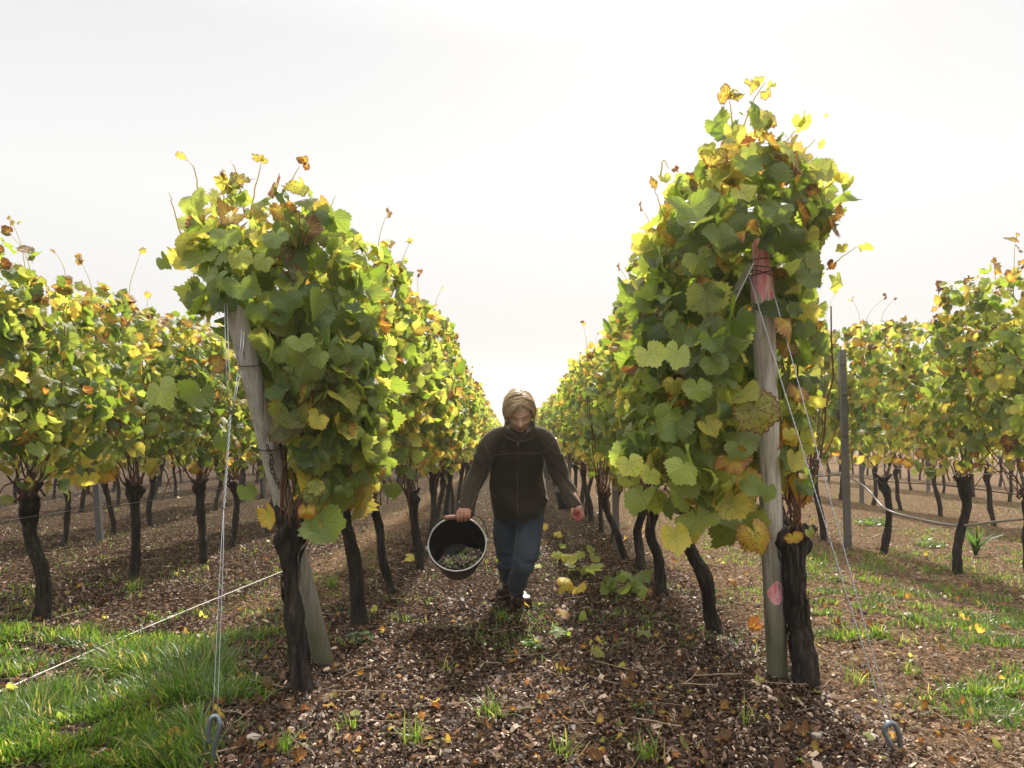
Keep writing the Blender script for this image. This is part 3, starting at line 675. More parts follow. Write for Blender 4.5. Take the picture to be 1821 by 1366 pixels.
# left end vine
def post_line(b, t, z):   # centre line of a post at height z
    k = (z - b[2]) / (t[2] - b[2]); return b[0] + (t[0] - b[0]) * k, b[1] + (t[1] - b[1]) * k
LPB, LPT = P(577, 1185, 3.32), P(405, 500, 2.86)
LPB[2] = float(gz(LPB[0], LPB[1]))
RPB, RPT = P(1383, 1208, 3.17), P(1352, 425, 3.05)
RPB[2] = float(gz(RPB[0], RPB[1]))
def skip_left(x, y, z):
    px_, py_ = post_line(LPB, LPT, z); u = 910.5 + x / y * F; v_ = 683 - (z - CAMZ) / y * F
    up = 910.5 + px_ / py_ * F
    return (np.abs(u - up) < 40) & (v_ > 545) & (y < py_ + 0.08) | ((v_ > 760) & (u < 600) & (y < 3.1) & (np.abs(u - 545) > 8) & (u < 520)) | ((v_ > 600) & (v_ <= 760) & (u < up - 60))
exL = [(545, 915, 2.82, .040, .80, .9, .35, .1, .1, .1), (478, 925, 2.80, .058, .74, .9, .5, -.3, .1, .5), (570, 945, 2.85, .030, .78, .8, .55, .4, .1, -.6),
       (548, 655, 2.78, .082, .40, .25, .45, .1, .2, -1.2), (530, 690, 2.80, .07, .42, .2, .6, 0, .1, .4), (540, 832, 2.86, .052, .60, .3, .5, .1, 0, .2),
       (565, 752, 2.80, .044, .66, 1.0, .2, .3, .5, -.4), (425, 465, 2.74, .052, .50, .9, .3, -.1, .4, .4), (468, 470, 2.75, .046, .46, .8, .2, .2, .3, -.5),
       (490, 430, 2.78, .060, .24, .7, .1, .1, .6, .1), (400, 430, 2.72, .060, .30, .7, .35, -.2, .5, 0), (340, 362, 2.75, .058, .40, .6, .3, -.3, .6, .5),
       (535, 615, 2.76, .045, .38, .8, .1, .2, .3, .3), (565, 640, 2.78, .050, .36, .7, .1, -.1, .3, -.5), (510, 540, 2.8, .055, .14, .5, .1, .1, .2, .2),
       (395, 545, 2.8, .050, .12, .4, .2, 0, .2, 0), (345, 540, 2.9, .060, .34, .3, .35, -.2, .1, .3), (290, 470, 2.95, .045, .28, .4, .2, -.5, .1, .8),
       (285, 705, 2.72, .075, .38, .9, .45, -.2, .5, .5), (355, 710, 2.8, .062, .22, .5, .2, .2, .2, -.2), (395, 790, 2.95, .05, .22, .4, .1, .1, .2, .1),
       (440, 880, 2.9, .045, .25, .5, .1, 0, .2, .4), (600, 905, 3.1, .035, .33, .8, .1, .6, .1, .2), (620, 810, 3.2, .045, .7, .9, .2, .5, .3, 0), (385, 655, 2.85, .04, .8, .5, .9, 0, .3, 2), (430, 520, 2.74, .060, .2, .5, .1, .1, .3, .3), (385, 500, 2.74, .055, .3, .6, .2, -.2, .3, -.3), (455, 560, 2.76, .05, .16, .4, .1, .1, .2, 0)]
D0 = 2.95; LX0, LY0 = -0.84, 2.95
pz = lambda v_, d=2.95: CAMZ + (683 - v_) * d / F
zs = np.array([pz(v_) for v_ in (930, 880, 800, 700, 620, 560, 520, 480, 430, 390, 350, 325)])
xls = np.array([-.90, -1.0, -1.1, -1.12, -1.20, -1.28, -1.33, -1.39, -1.42, -1.42, -1.38, -1.32]); xrs = np.array([-.62, -.58, -.52, -.50, -.50, -.52, -.55, -.58, -.62, -.66, -.74, -.82])
fl, rngl = end_foliage(900, 2.95, zs, xls, xrs, 3.12, 0.36, 980, 0, skip_left, exL)
shoots(fl, rngl, [([(365, 400, .1), (352, 335, .1), (345, 300, 0), (333, 285, 0)], 2.9, [(320, 278, .028, .68, .9)]), ([(435, 380, .1), (425, 330, .1), (418, 300, 0), (409, 285, 0)], 2.9, []),
                  ([(445, 390, .1), (452, 340, .1), (460, 310, 0), (464, 290, 0)], 2.9, [(460, 280, .024, .72, .8), (470, 285, .016, .6, .9)]), ([(490, 385, .1), (510, 335, .1), (522, 315, 0), (533, 295, 0)], 2.9, [(540, 285, .022, .8, 1), (545, 295, .018, .9, 1), (535, 283, .016, .7, 1)]),
                  ([(395, 390, .1), (398, 345, .1), (398, 325, 0), (400, 310, 0)], 2.9, [(402, 308, .026, .74, .9), (404, 330, .03, .62, .6)]), ([(575, 400, .2), (585, 375, .2), (597, 348, .2)], 3.2, [(603, 386, .026, .88, 1)]),
                  ([(430, 335, .1), (436, 322, .1), (452, 318, .1)], 2.9, []), ([(325, 430, .1), (308, 370, .1), (300, 340, .1)], 2.9, []), ([(695, 530, .9), (707, 500, .9), (717, 465, .9)], 3.5, [(719, 463, .02, .5, .5)]),
                  ([(350, 560, .1), (330, 545, .1), (322, 528, .1)], 2.9, []), ([(540, 350, 0), (548, 335, 0), (540, 325, 0)], 2.9, [(538, 328, .042, .56, .8)])])
vine(LX0, LY0, RL1, 0, 0, 501, 0.70, own=(-0.03, 0.03, 0.040, 0.9, 0.7), foliage=hero(fl, LX0, LY0),
     label='thick gnarled end vine beside the leaning post, bushy crown overhanging the grass').get('x')

# right end vine
def skip_right(x, y, z):
    px_, py_ = post_line(RPB, RPT, z); u = 910.5 + x / y * F; v_ = 683 - (z - CAMZ) / y * F
    up = 910.5 + px_ / py_ * F
    return (u - up < 42) & (u - up > np.where(v_ < 550, -66, -42)) & (v_ > 428) & (y < py_ + 0.09) | ((v_ > 860) & (u > 1385))
exR = [(1200, 965, 2.85, .072, .66, .9, .25, -.1, .2, .2), (1345, 745, 2.80, .10, .60, .15, .85, 0, .1, .3), (1345, 965, 2.85, .080, .78, .8, .75, .05, .1, .4), (1300, 905, 2.9, .078, .66, .5, .6, -.2, .2, -.4),
       (1155, 640, 2.75, .066, .50, 1.0, .25, -.1, .5, .4), (1205, 640, 2.78, .070, .44, 1.0, .3, .1, .5, -.3), (1240, 700, 2.8, .062, .36, .8, .2, .2, .2, .1), (1270, 655, 2.8, .058, .30, .8, .1, 0, .2, .3),
       (1265, 615, 2.78, .050, .20, .7, .1, 0, .3, 0), (1215, 845, 2.78, .068, .44, 1.0, .2, .1, .4, -.3), (1120, 835, 2.8, .062, .54, 1.0, .5, -.2, .4, .3), (1155, 850, 2.85, .045, .5, 1.0, .4, .1, .3, -.3),
       (1315, 805, 2.82, .055, .30, .8, .2, .1, .2, .2), (1365, 880, 2.83, .045, .24, .8, .1, .1, .2, -.2), (1335, 870, 2.85, .052, .28, .8, .1, 0, .2, .6), (1412, 825, 2.95, .055, .62, .6, .5, .2, .2, -.2), (1405, 775, 2.98, .034, .68, .7, .4, .2, .3, 0),
       (1230, 385, 2.8, .085, .22, .5, .15, -.2, .6, .3), (1330, 300, 2.85, .060, .22, .7, .1, 0, .5, .1), (1385, 380, 2.82, .072, .26, .6, .05, .1, .5, -.2), (1280, 425, 2.8, .066, .28, .5, .3, 0, .2, .2),
       (1300, 425, 2.85, .058, .22, .4, .1, 0, .1, .1), (1412, 425, 2.85, .072, .24, .4, .1, .1, .1, 0), (1245, 470, 2.82, .066, .44, .3, .55, -.1, .1, .5), (1255, 540, 2.85, .080, .50, .2, .6, 0, .1, 0),
       (1440, 500, 2.9, .060, .26, .4, .1, .2, .1, 0), (1490, 505, 3.0, .045, .5, .7, .3, .5, .1, .3), (1300, 590, 2.9, .085, .48, .15, .7, .1, .1, -.4), (1430, 590, 3.0, .055, .2, .3, .2, .2, .1, 0),
       (1190, 775, 2.9, .05, .2, .9, .1, -.3, .9, 1.2), (1200, 690, 2.95, .05, .66, .6, .7, -.2, .2, 0), (1320, 350, 2.78, .048, .56, .8, .4, 0, .5, .5), (1410, 960, 2.95, .032, .78, .8, .5, .2, .1, .3), (1440, 950, 2.92, .026, .4, .9, .2, .4, .1, .5),
       (1275, 225, 2.9, .045, .3, .5, .5, -.4, .5, .8), (1255, 265, 2.9, .042, .5, .8, .3, -.4, .6, .9), (1305, 245, 2.9, .055, .58, .8, .3, -.1, .3, .2), (1360, 215, 2.9, .055, .64, .8, .9, .2, .3, 0), (1270, 285, 2.9, .05, .6, .4, 1, 0, .1, 0), (1365, 290, 2.88, .05, .2, .5, .2, .3, .4, .3), (1335, 275, 2.88, .05, .42, .6, .2, -.1, .4, .3)]
pz3 = lambda v_: CAMZ + (683 - v_) * 3.0 / F
zs = np.array([pz3(v_) for v_ in (960, 900, 850, 760, 680, 600, 500, 420, 350, 300, 260, 215)])
xls = np.array([.70, .50, .46, .46, .48, .50, .52, .56, .60, .68, .76, .86]); xrs = np.array([1.12, 1.14, 1.17, 1.18, 1.20, 1.25, 1.33, 1.37, 1.40, 1.35, 1.22, 1.08])
fr, rngr = end_foliage(950, 3.0, zs, xls, xrs, 3.22, 0.42, 1150, 0, skip_right, exR)
m_ = 130; pu = 1388 + 68 * rngr.random(m_); pv = 470 + 400 * rngr.random(m_); pd = 3.08 + .35 * rngr.random(m_); pp_ = np.array([P(a_, b_, c_) for a_, b_, c_ in zip(pu - np.clip(pv - 640, 0, 200) * .12, pv, pd)])
hh, bb, nn_ = leaf_hues(m_, rngr, np.zeros(m_), np.clip((pv - 700) / 160, 0, 1)); add_leaves(fr, pp_, np.stack([rngr.normal(.3, .5, m_), -.7 + rngr.normal(0, .4, m_), rngr.normal(.4, .4, m_)], -1), np.stack([rngr.normal(0, .4, m_), rngr.normal(0, .3, m_), -np.ones(m_)], -1), .030 + .038 * rngr.random(m_), hh, bb, nn_, 0, rngr)
shoots(fr, rngr, [([(1310, 270, 0), (1325, 215, 0), (1345, 170, 0), (1362, 145, 0)], 2.95, [(1335, 150, .036, .7, .8), (1315, 168, .03, .62, 1), (1362, 165, .024, .6, .9), (1372, 150, .02, .55, .5), (1350, 140, .02, .6, .6), (1345, 200, .028, .85, 1), (1318, 200, .015, .5, .2)]),
                  ([(1303, 225, .1), (1300, 195, .1), (1296, 175, .1)], 2.95, [(1285, 165, .036, .72, 1), (1302, 160, .026, .62, .8)]), ([(1380, 290, 0), (1395, 255, 0), (1415, 232, 0)], 2.95, [(1432, 212, .04, .55, .6), (1420, 215, .03, .5, .5)]),
                  ([(1415, 298, 0), (1430, 270, 0), (1450, 248, 0)], 2.95, [(1458, 256, .022, .56, .6), (1470, 205, .01, .5, .2)]), ([(1192, 410, .1), (1175, 370, .1), (1160, 325, .1)], 3.0, [(1165, 320, .03, .76, .9), (1182, 318, .03, .55, .5), (1200, 300, .02, .98, 1)]),
                  ([(1470, 480, .1), (1500, 455, .1), (1530, 435, .1)], 3.0, [(1535, 438, .024, .58, .6), (1497, 440, .026, .62, .6), (1480, 470, .022, .95, 1)]), ([(1175, 312, .1), (1180, 285, .1), (1190, 300, .1)], 3.0, []),
                  ([(1450, 350, 0), (1480, 325, 0), (1500, 310, 0)], 2.95, [(1475, 315, .03, .66, .6), (1508, 322, .036, .56, .6), (1490, 312, .03, .6, .5), (1500, 345, .04, .3, .3), (1450, 340, .035, .9, 1)]),
                  ([(1135, 470, .2), (1122, 460, .2), (1130, 450, .2)], 3.3, [(1133, 440, .032, .74, .7)])])
RX0, RY0 = 1.235, 3.08
vine(RX0, RY0, RR1, 0, 0, 502, 0.66, own=(-0.06, 0.02, 0.050, 0.75, 0.75), foliage=hero(fr, RX0, RY0),
     label='thickest dark vine trunk right of the pink-topped post, with the tallest leafy crown').get('x')

# ---- other near vines of the two middle rows, trunks leaning as in the photo
def near(row, k, bx, by, hx, hy, r, hd=0.8, seed=0, zs_=1.0, xoff=0.0, label=None, fol=True, hue=0.0, lod=0, hue_=0):
    D = F * CAMZ / (by - 790.0); b = P(bx, by, D); h = P(hx, hy, D)
    x, y = b[0], D; hgt = float(np.clip(h[2] - gz(x, y), 0.45, 0.85))
    t = vine(x, y, row, k, lod, seed, hgt, own=(h[0] - b[0], 0.05, r, hd, 0.45), label=label, zscale=zs_, fol=fol, hue=hue)
    for c in t.children:
        if c.name.startswith('foliage'): c.location.x = xoff; c.location.z = 0
    return t
near(RL1, 1, 640, 1115, 603, 880, .036, .8, 511, 1.0, -.0)
near(RL1, 2, 697, 1058, 662, 890, .027, .5, 512, 1.0)
near(RL1, 3, 750, 1016, 728, 875, .033, .9, 513, 1.02, -.05)
near(RR1, 1, 1277, 1122, 1218, 905, .036, .9, 521, 1.06, -.17)
near(RR1, 2, 1180, 1056, 1155, 885, .036, .8, 522, 1.02, -.04)
near(RR1, 3, 1139, 1018, 1141, 880, .034, .2, 523, 1.0, 0)
near(RR1, 4, 1117, 998, 1072, 880, .028, .6, 524, 1.0, 0)
sd_ = 1000
for row, x0, y0, y1, xdr, kk in ((RL1, -0.80, 6.9, 45, 0, 4), (RR1, 1.04, 7.5, 45, 0, 5)):
    y = y0; k = kk
    while y < y1:
        sd_ += 1; rg = random.Random(sd_)
        vine(x0 + rg.uniform(-.04, .04), y + rg.uniform(-.1, .1), row, k, lodfor(y), sd_, zscale=rg.uniform(.97, 1.06), hue=-.02 if x0 > 0 else .03)
        y += 1.0; k += 1
RL2 = 'the second row left of the picker'; RR2 = 'the second row right of the picker'
near(RL2, 0, 72, 1102, 42, 880, .037, .8, 531, .965, hue=-.02)
near(RL2, 1, 240, 1032, 228, 858, .032, 1.0, 532, 1.0)
near(RL2, 2, 362, 1002, 350, 858, .031, .9, 533, 1.0)
vine(-2.8, 3.3, RL2, 0, 0, 7777, label='leafy vine crown cut by the left edge of the photo, its trunk unseen', hue=-.03)
near(RR2, 0, 1705, 1018, 1710, 850, .033, 1.0, 541, 1.03, label='stout T-headed vine trunk right of the grey hose bend, leafy crown at the right edge', hue=.03)
near(RR2, 1, 1571, 986, 1573, 850, .030, .6, 542, fol=False, label='short leafless pruned vine stump with one tall thin cane beside the hose')
_v = near(RR2, 2, 1467, 962, 1445, 835, .030, .4, 543, 1.08, hue=.06)
for _c in _v.children:
    if _c.name.startswith('foliage'): _c.location.y = -.30; _c.location.x = .30
vine(3.45, 4.85, RR2, 0, 0, 7778, label='leafy vine crown cut by the right edge of the photo, above the hose', zscale=1.05, hue=.03)
NAMES = {-4.6: 'the third row left of the picker', -6.5: 'the fourth row left of the picker', -8.5: 'the fifth row left of the picker',
         6.0: 'the third row right of the picker', 8.8: 'the fourth row right of the picker', 11.6: 'the fifth row right of the picker'}
for row, x0, y0, y1, hue, kk in ((RL2, -2.78, 7.3, 36, 0, 3), (RR2, 3.4, 8.8, 34, .12, 3), (None, -4.6, 6.2, 34, 0, 0), (None, -6.5, 9.0, 32, .02, 0), (None, -8.5, 11.5, 32, .03, 0),
                                (None, 6.0, 8.1, 34, .16, 0), (None, 8.8, 11.9, 34, .12, 0), (None, 11.6, 16.5, 32, .1, 0)):
    y = y0; k = kk; row = row or NAMES[x0]
    while y < y1:
        sd_ += 1; rg = random.Random(sd_)
        vine(x0 + rg.uniform(-.06, .06), y + rg.uniform(-.12, .12), row, k, max(lodfor(y), 1 if abs(x0) > 5 else 0), sd_, zscale=rg.uniform(.95, 1.03) * (1.13 if x0 > 3 else 1.0), hue=hue + rg.uniform(-.04, .05))
        y += 1.05; k += 1

# far end of the vineyard, one mass in the haze
def far_rows():
    rng = np.random.default_rng(77); mb = MB()
    n = 26000; rowx = np.array([-16.5, -14.4, -12.5, -10.5, -8.5, -6.5, -4.6, -2.78, -.8, 1.04, 3.4, 6.0, 8.8, 11.6, 14.3, 17, 19.8, 22.5])
    r = rng.integers(0, len(rowx), n); y0 = np.where(np.abs(rowx[r]) < 2, 45.5, 34.5); y = y0 + (120 - y0) * rng.random(n) ** 1.3
    x = rowx[r] + rng.normal(0, .18, n); z = gz(x, y) + 0.75 + 1.35 * rng.random(n)
    h, b, br = leaf_hues(n, rng, np.zeros(n), None, 0.08)
    add_leaves(mb, np.stack([x, y, z], -1), np.stack([rng.normal(0, 1, n), rng.normal(-.5, .5, n), rng.normal(.4, .4, n)], -1), np.stack([rng.normal(0, .4, n), rng.normal(0, .4, n), -np.ones(n)], -1),
               0.16 + 0.08 * rng.random(n), h, b, br, 2, rng, False)
    for rx in rowx:
        for yy in np.arange(46 if abs(rx) < 2 else 35, 90, 1.5):
            zz = float(gz(rx, yy)); tube(mb, [[rx, yy, zz - .05], [rx + .03, yy, zz + .4], [rx, yy, zz + .9]], [.05, .045, .05], 5, luv=np.array([[0, 0, 0.]]), lcol=np.array([[1.0, 0, 0, 0]]))
    tag(mb.obj('distant_vineyard', M['leaf']), 'far vine rows melting into the pale haze', 'vineyard', kind='stuff')
far_rows()
# ------------------------------------------------------------------ posts, wires, anchors
def post_mesh(b, t, r0, r1, mat, name, shoulder=False, seed=1):
    mb = MB(); p = np.linspace(0, 1, 60)[:, None]; path = (np.asarray(t) - np.asarray(b)) * p; path[0] -= (path[1] - path[0]) * 2
    rad = r0 + (r1 - r0) * p[:, 0]
    if shoulder: rad = np.where(p[:, 0] > 0.945, rad * 0.72, np.where(p[:, 0] > 0.93, rad * 0.86, rad))
    rad[-1] *= 0.9
    disp = lambda tt, th: 1 + 0.035 * vn(np.cos(th) * 2, np.sin(th) * 2, tt * 3, seed) - 0.03 * np.abs(vn(np.cos(th) * 9, np.sin(th) * 9, tt * 2, seed + 1))
    tube(mb, path, rad, 40, disp); return mb.mesh(name, mat)
t = thing('end_post', 'grey weathered round wooden post leaning out towards the camera beside the left end vine', 'post', LPB)
link('post_shaft', post_mesh(LPB, LPT, .044, .041, M['wood'], 'post_shaft'), t)
def ring_on_post(b, tp, s, r, mb, tilt=0.0, wr=0.0016, turns=1.0, n=26):
    ax = (np.asarray(tp) - np.asarray(b)); L = np.linalg.norm(ax); ax = ax / L
    X = np.cross(ax, [0, 1, 0]); X /= np.linalg.norm(X); Y = np.cross(ax, X)
    a = np.linspace(0, 2 * np.pi * turns, n)
    c = ax[None] * (s + tilt * np.cos(a))[:, None] * 1.0 + r * (np.cos(a)[:, None] * X + np.sin(a)[:, None] * Y)
    tube(mb, c, wr, 6)
for s_ in (1.06, 1.42, 0.62):
    mb = MB(); ring_on_post(LPB, LPT, s_, .050 if s_ > 1 else .052, mb, .01, .0022); mb.obj('tie_wire', M['rust'], t)
# short chain hanging on the left post
mb = MB(); ax = (LPT - LPB) / np.linalg.norm(LPT - LPB)
for i in range(9):
    c = ax * (1.06 - 0.021 * i) + np.array([0.012 + .006 * math.sin(i), -0.058, 0.0]); a = np.linspace(0, 2 * np.pi, 12, endpoint=True)
    U = np.array([1, 0, 0]) if i % 2 else np.array([0.3, 1, 0]); tube(mb, c + 0.007 * np.cos(a)[:, None] * U + 0.014 * np.sin(a)[:, None] * ax, 0.0022, 6, caps=False)
mb.obj('chain', M['rust'], t)
RM = wood_mat('pink_topped_wood', (1.61, 1.9, 0.335, 0.435))
t = thing('end_post', 'upright grey wooden post with its top painted pink, at the end of the right row', 'post', RPB)
link('post_shaft', post_mesh(RPB, RPT, .045, .046, RM, 'post_shaft', True, 4), t)
for s_, tl in ((1.765, .012), (1.745, -.010), (1.74, .02), (1.80, 0.0)):
    mb = MB(); ring_on_post(RPB, RPT, s_, .051 if s_ < 1.85 else .046, mb, tl, .0022); mb.obj('tie_wire', M['rust'], t)
# small metal plate hung on the right post
def plate():
    c = P(1316, 505, 3.02); u = P(1333, 470, 2.97) - P(1299, 540, 2.97); L = np.linalg.norm(u) / 2; u /= 2 * L
    w = np.array([-0.05, 1.0, 0.06]); w -= u * np.dot(w, u); w /= np.linalg.norm(w); n_ = np.cross(u, w)
    mb = MB(); H = .045; T_ = .0015; v = []
    for k in (-1, 1):
        for a, b_ in ((-1, -1), (1, -1), (1, 1), (-1, 1)): v.append(u * a * L + w * b_ * H + n_ * k * T_)
    mb.add(v, np.array([[3, 2, 1, 0], [4, 5, 6, 7], [0, 1, 5, 4], [1, 2, 6, 5], [2, 3, 7, 6], [3, 0, 4, 7]]))
    tt = thing('sign_plate', 'small tilted metal plate hanging on the pink-topped post, seen edge-on', 'plate', c)
    mb.obj('plate', M['plate'], tt, smooth=False)
    mb = MB(); a = np.linspace(0, 2 * np.pi, 14)
    for k in (-1, 1): tube(mb, -u * L * .45 - w * H * .3 + n_ * k * .0022 + .006 * np.cos(a)[:, None] * u + .006 * np.sin(a)[:, None] * w, .0011, 5, caps=False)
    mb.obj('rivet_hole', M['rust'], tt)
    mb = MB(); tube(mb, curve([u * L * .95, u * L + [.01, .03, .02], RPT - c + [-.045, 0, -.12]], 8), .0014, 5); mb.obj('hanging_wire', M['wire'], tt)
plate()
def twist(mb, a, b, r, tr, turns, n=80, wr=.0016):
    p = np.linspace(0, 1, n)[:, None]; c = a + (b - a) * p; T_ = (b - a) / np.linalg.norm(b - a)
    X = np.cross(T_, [0, 1, 0.1]); X /= np.linalg.norm(X); Y = np.cross(T_, X)
    for ph in (0, np.pi):
        an = p[:, 0] * turns * 6.283 + ph; tube(mb, c + tr * (np.cos(an)[:, None] * X + np.sin(an)[:, None] * Y), wr, 5)
# left guy wire with its hook anchor
LA = P(380, 1340, 2.28); LA[2] = float(gz(LA[0], LA[1])); hook_top = P(382, 1276, 2.28)
g = thing('guy_wire', 'looped and twisted steel guy wire running from the leaning left post down into the grass', 'wire', LPT)
o0 = LPT
mid = P(410, 738, 2.66); kn = P(398, 905, 2.52)
mb = MB()
for a_, b_ in (((399, 540, 2.80), (405, 730, 2.67)), ((404, 540, 2.80), (410, 742, 2.66)), ((432, 570, 2.80), (424, 655, 2.72)), ((436, 575, 2.80), (428, 660, 2.72))):
    tube(mb, [P(*a_) - o0, P(*b_) - o0], .0016, 6)
for a_, b_ in (((424, 655, 2.72), (412, 742, 2.66)), ((428, 660, 2.72), (414, 735, 2.66))): tube(mb, [P(*a_) - o0, P(*b_) - o0], .0016, 6)
mb.obj('wire_loop', M['wire'], g)
mb = MB(); twist(mb, mid - o0, kn - o0, 0, .0028, 7, wr=.0019); mb.obj('twisted_wire', M['wire'], g)
mb = MB()
for dx in (-.004, .005):
    tube(mb, curve([kn - o0, P(394, 1000, 2.44) - o0 + [dx, 0, 0], hook_top - o0 + [dx * 1.5, 0, -.005]], 14), .0014, 5)
mb.obj('wire_strand', M['wire'], g)
def hook(x0, px, wd, label, legs):
    b = x0.copy(); t_ = thing('ground_anchor', label, 'anchor', b); mb = MB(); c = curve(legs, 40) - b
    tw = lambda tt, th: 1 + (0.10 * np.sin(th * 2 + tt * 90) if 'rope' in label or 'ribbed' in label else 0.0 * th)
    tube(mb, c, wd, 14, tw); mb.obj('anchor_loop', M['anchor'], t_)
hook(LA, 0, .0075, 'dark steel hook anchor with a long eye standing in the left grass', [P(372, 1322, 2.28), P(371, 1300, 2.28), P(376, 1277, 2.28), P(387, 1275, 2.285), P(391, 1290, 2.28), P(386, 1312, 2.28), P(380, 1335, 2.28), P(379, 1390, 2.28)])
RA = P(1603, 1348, 2.39); RA[2] = float(gz(RA[0], RA[1]))
hook(RA, 0, .0085, 'ribbed grey steel loop anchor in bare soil at the lower right', [P(1609, 1385, 2.37), P(1598, 1350, 2.38), P(1582, 1320, 2.385), P(1573, 1300, 2.39), P(1578, 1287, 2.39), P(1590, 1288, 2.40), P(1597, 1302, 2.40), P(1601, 1325, 2.41), P(1606, 1352, 2.41)])
g = thing('guy_wire', 'pair of steel guy wires running from the pink-topped post down to the ribbed loop', 'wire', RPT)
for a_, b_ in (((1332, 490, 2.98), (1577, 1290, 2.39)), ((1370, 500, 2.98), (1586, 1288, 2.40))):
    mb = MB(); twist(mb, P(*a_) - RPT, P(*b_) - RPT, 0, .0013, 45, 260, .0012); mb.obj('wire_strand', M['wire'], g)

def steel_post(x, y, h, label, lean=(0, 0), group=None):
    z = float(gz(x, y)); t_ = thing('trellis_post', label, 'post', (x, y, z), group); mb = MB(); w, d, th = .030, .022, .003
    prof = np.array([[-w, -d], [-w, d], [-w + th * 2, d], [-w + th * 2, -d + th * 2], [w - th * 2, -d + th * 2], [w - th * 2, d], [w, d], [w, -d]]); k = len(prof)
    V = []
    for zz in (-.1, h): V += [[p[0] + lean[0] * zz / h, p[1] + lean[1] * zz / h, zz] for p in prof]
    i = np.arange(k); j = (i + 1) % k
    mb.add(V, [np.stack([i, j, k + j, k + i], -1), np.array([[k + 0, k + 1, k + 2, k + 3, k + 4, k + 5, k + 6, k + 7]])])
    mb.obj('steel_profile', M['metalpost'], t_, smooth=False)
    mb = MB()
    for zz in (.7, 1.1, 1.5, 1.8):
        if zz < h: tube(mb, [[-w + lean[0] * zz / h, -d - .006, zz], [-w + .02 + lean[0] * zz / h, -d - .012, zz + .01], [w + lean[0] * zz / h, -d - .004, zz]], .0035, 5)
    mb.obj('wire_hook', M['rust'], t_)
    return t_
c = P(1508, 975, 7.17); steel_post(c[0], 7.17, 1.95, 'tall grey steel trellis post standing clear between leafless stump and yellow foliage', (-.06, 0), 'steel trellis posts')
steel_post(-4.25, 7.55, 1.9, 'steel trellis post leaning left behind the vines of the left side', (-.13, 0), 'steel trellis posts')
steel_post(1.02, 7.15, 1.9, 'steel trellis post among the trunks just right of the grape picker', (-.03, 0), 'steel trellis posts')
for x, row, y0, y1 in ((-.8, RL1, 8.4, 36), (1.04, RR1, 13.0, 36), (-2.78, RL2, 9.9, 30), (3.4, RR2, 12.6, 30), (6.0, NAMES[6.0], 12.1, 30), (8.8, NAMES[8.8], 15.0, 30), (-4.6, NAMES[-4.6], 13.0, 30)):
    yy = y0; k = 0
    while yy < y1:
        steel_post(x + .03, yy + .5, 1.9, '%s steel post along %s, half hidden by leaves' % (ORD[k], row), ((k % 3 - 1) * .03, 0), 'steel trellis posts'); yy += 5.8; k += 1

def line_wire(x, h, y0, y1, label, mat='wire', r=.0013, sag=.02, name='trellis_wire', cat='wire'):
    ys = np.arange(y0, y1 + .01, .7); zs_ = -SLOPE * ys + h + sag * np.sin(ys * 1.08) ** 2
    mb = MB(); tube(mb, np.stack([x + .01 * np.sin(ys * .9), ys, zs_], -1), r, 5)
    tag(mb.obj(name, M[mat]), label, cat)
for x, row, y0, hs in ((-.86, 'left middle', 3.15, ((.70, 'lowest'), (1.30, 'middle'))), (1.0, 'right middle', 3.3, ((.70, 'lowest'), (1.30, 'middle')))):
    for h, nm in hs: line_wire(x, h, y0, 44, '%s trellis wire strung through the %s vine row' % (nm, row))
for h, nm in ((.80, 'lowest'), (1.12, 'second lowest'), (1.24, 'third'), (1.58, 'fourth'), (1.93, 'topmost, slack')):
    line_wire(3.38, h, 4.2, 33, '%s bare trellis wire beside the tall steel post on the right' % nm, r=.0018)
line_wire(-2.8, .58, 4.0, 33, 'low twisted wire crossing the dark trunks on the left side')
line_wire(6.02, .42, 7.5, 32, 'black drip hose strung low along the third row on the right', 'rust', .009, .03, 'drip_hose', 'hose')
mb = MB(); tube(mb, curve([P(1500, 842, 7.3), P(1540, 868, 7.1), P(1575, 905, 6.6), P(1630, 922, 6.3), P(1700, 934, 5.9), P(1770, 928, 5.5), P(1850, 920, 4.7)], 50), .0095, 12)
tube(mb, curve([P(1380, 846, 9.4), P(1440, 848, 8.2), P(1500, 842, 7.3)], 12), .010, 8)
tag(mb.obj('drip_hose', M['hose']), 'sagging grey irrigation hose bending past the stout trunk on the right', 'hose')
mb = MB(); tube(mb, curve([P(-60, 1256, 2.72), P(250, 1120, 3.95), P(500, 1017, 5.4), P(540, 1002, 5.6)], 30), .0030, 8)
tag(mb.obj('cord', M['cord']), 'taut white cord stretched low over the left grass', 'cord')

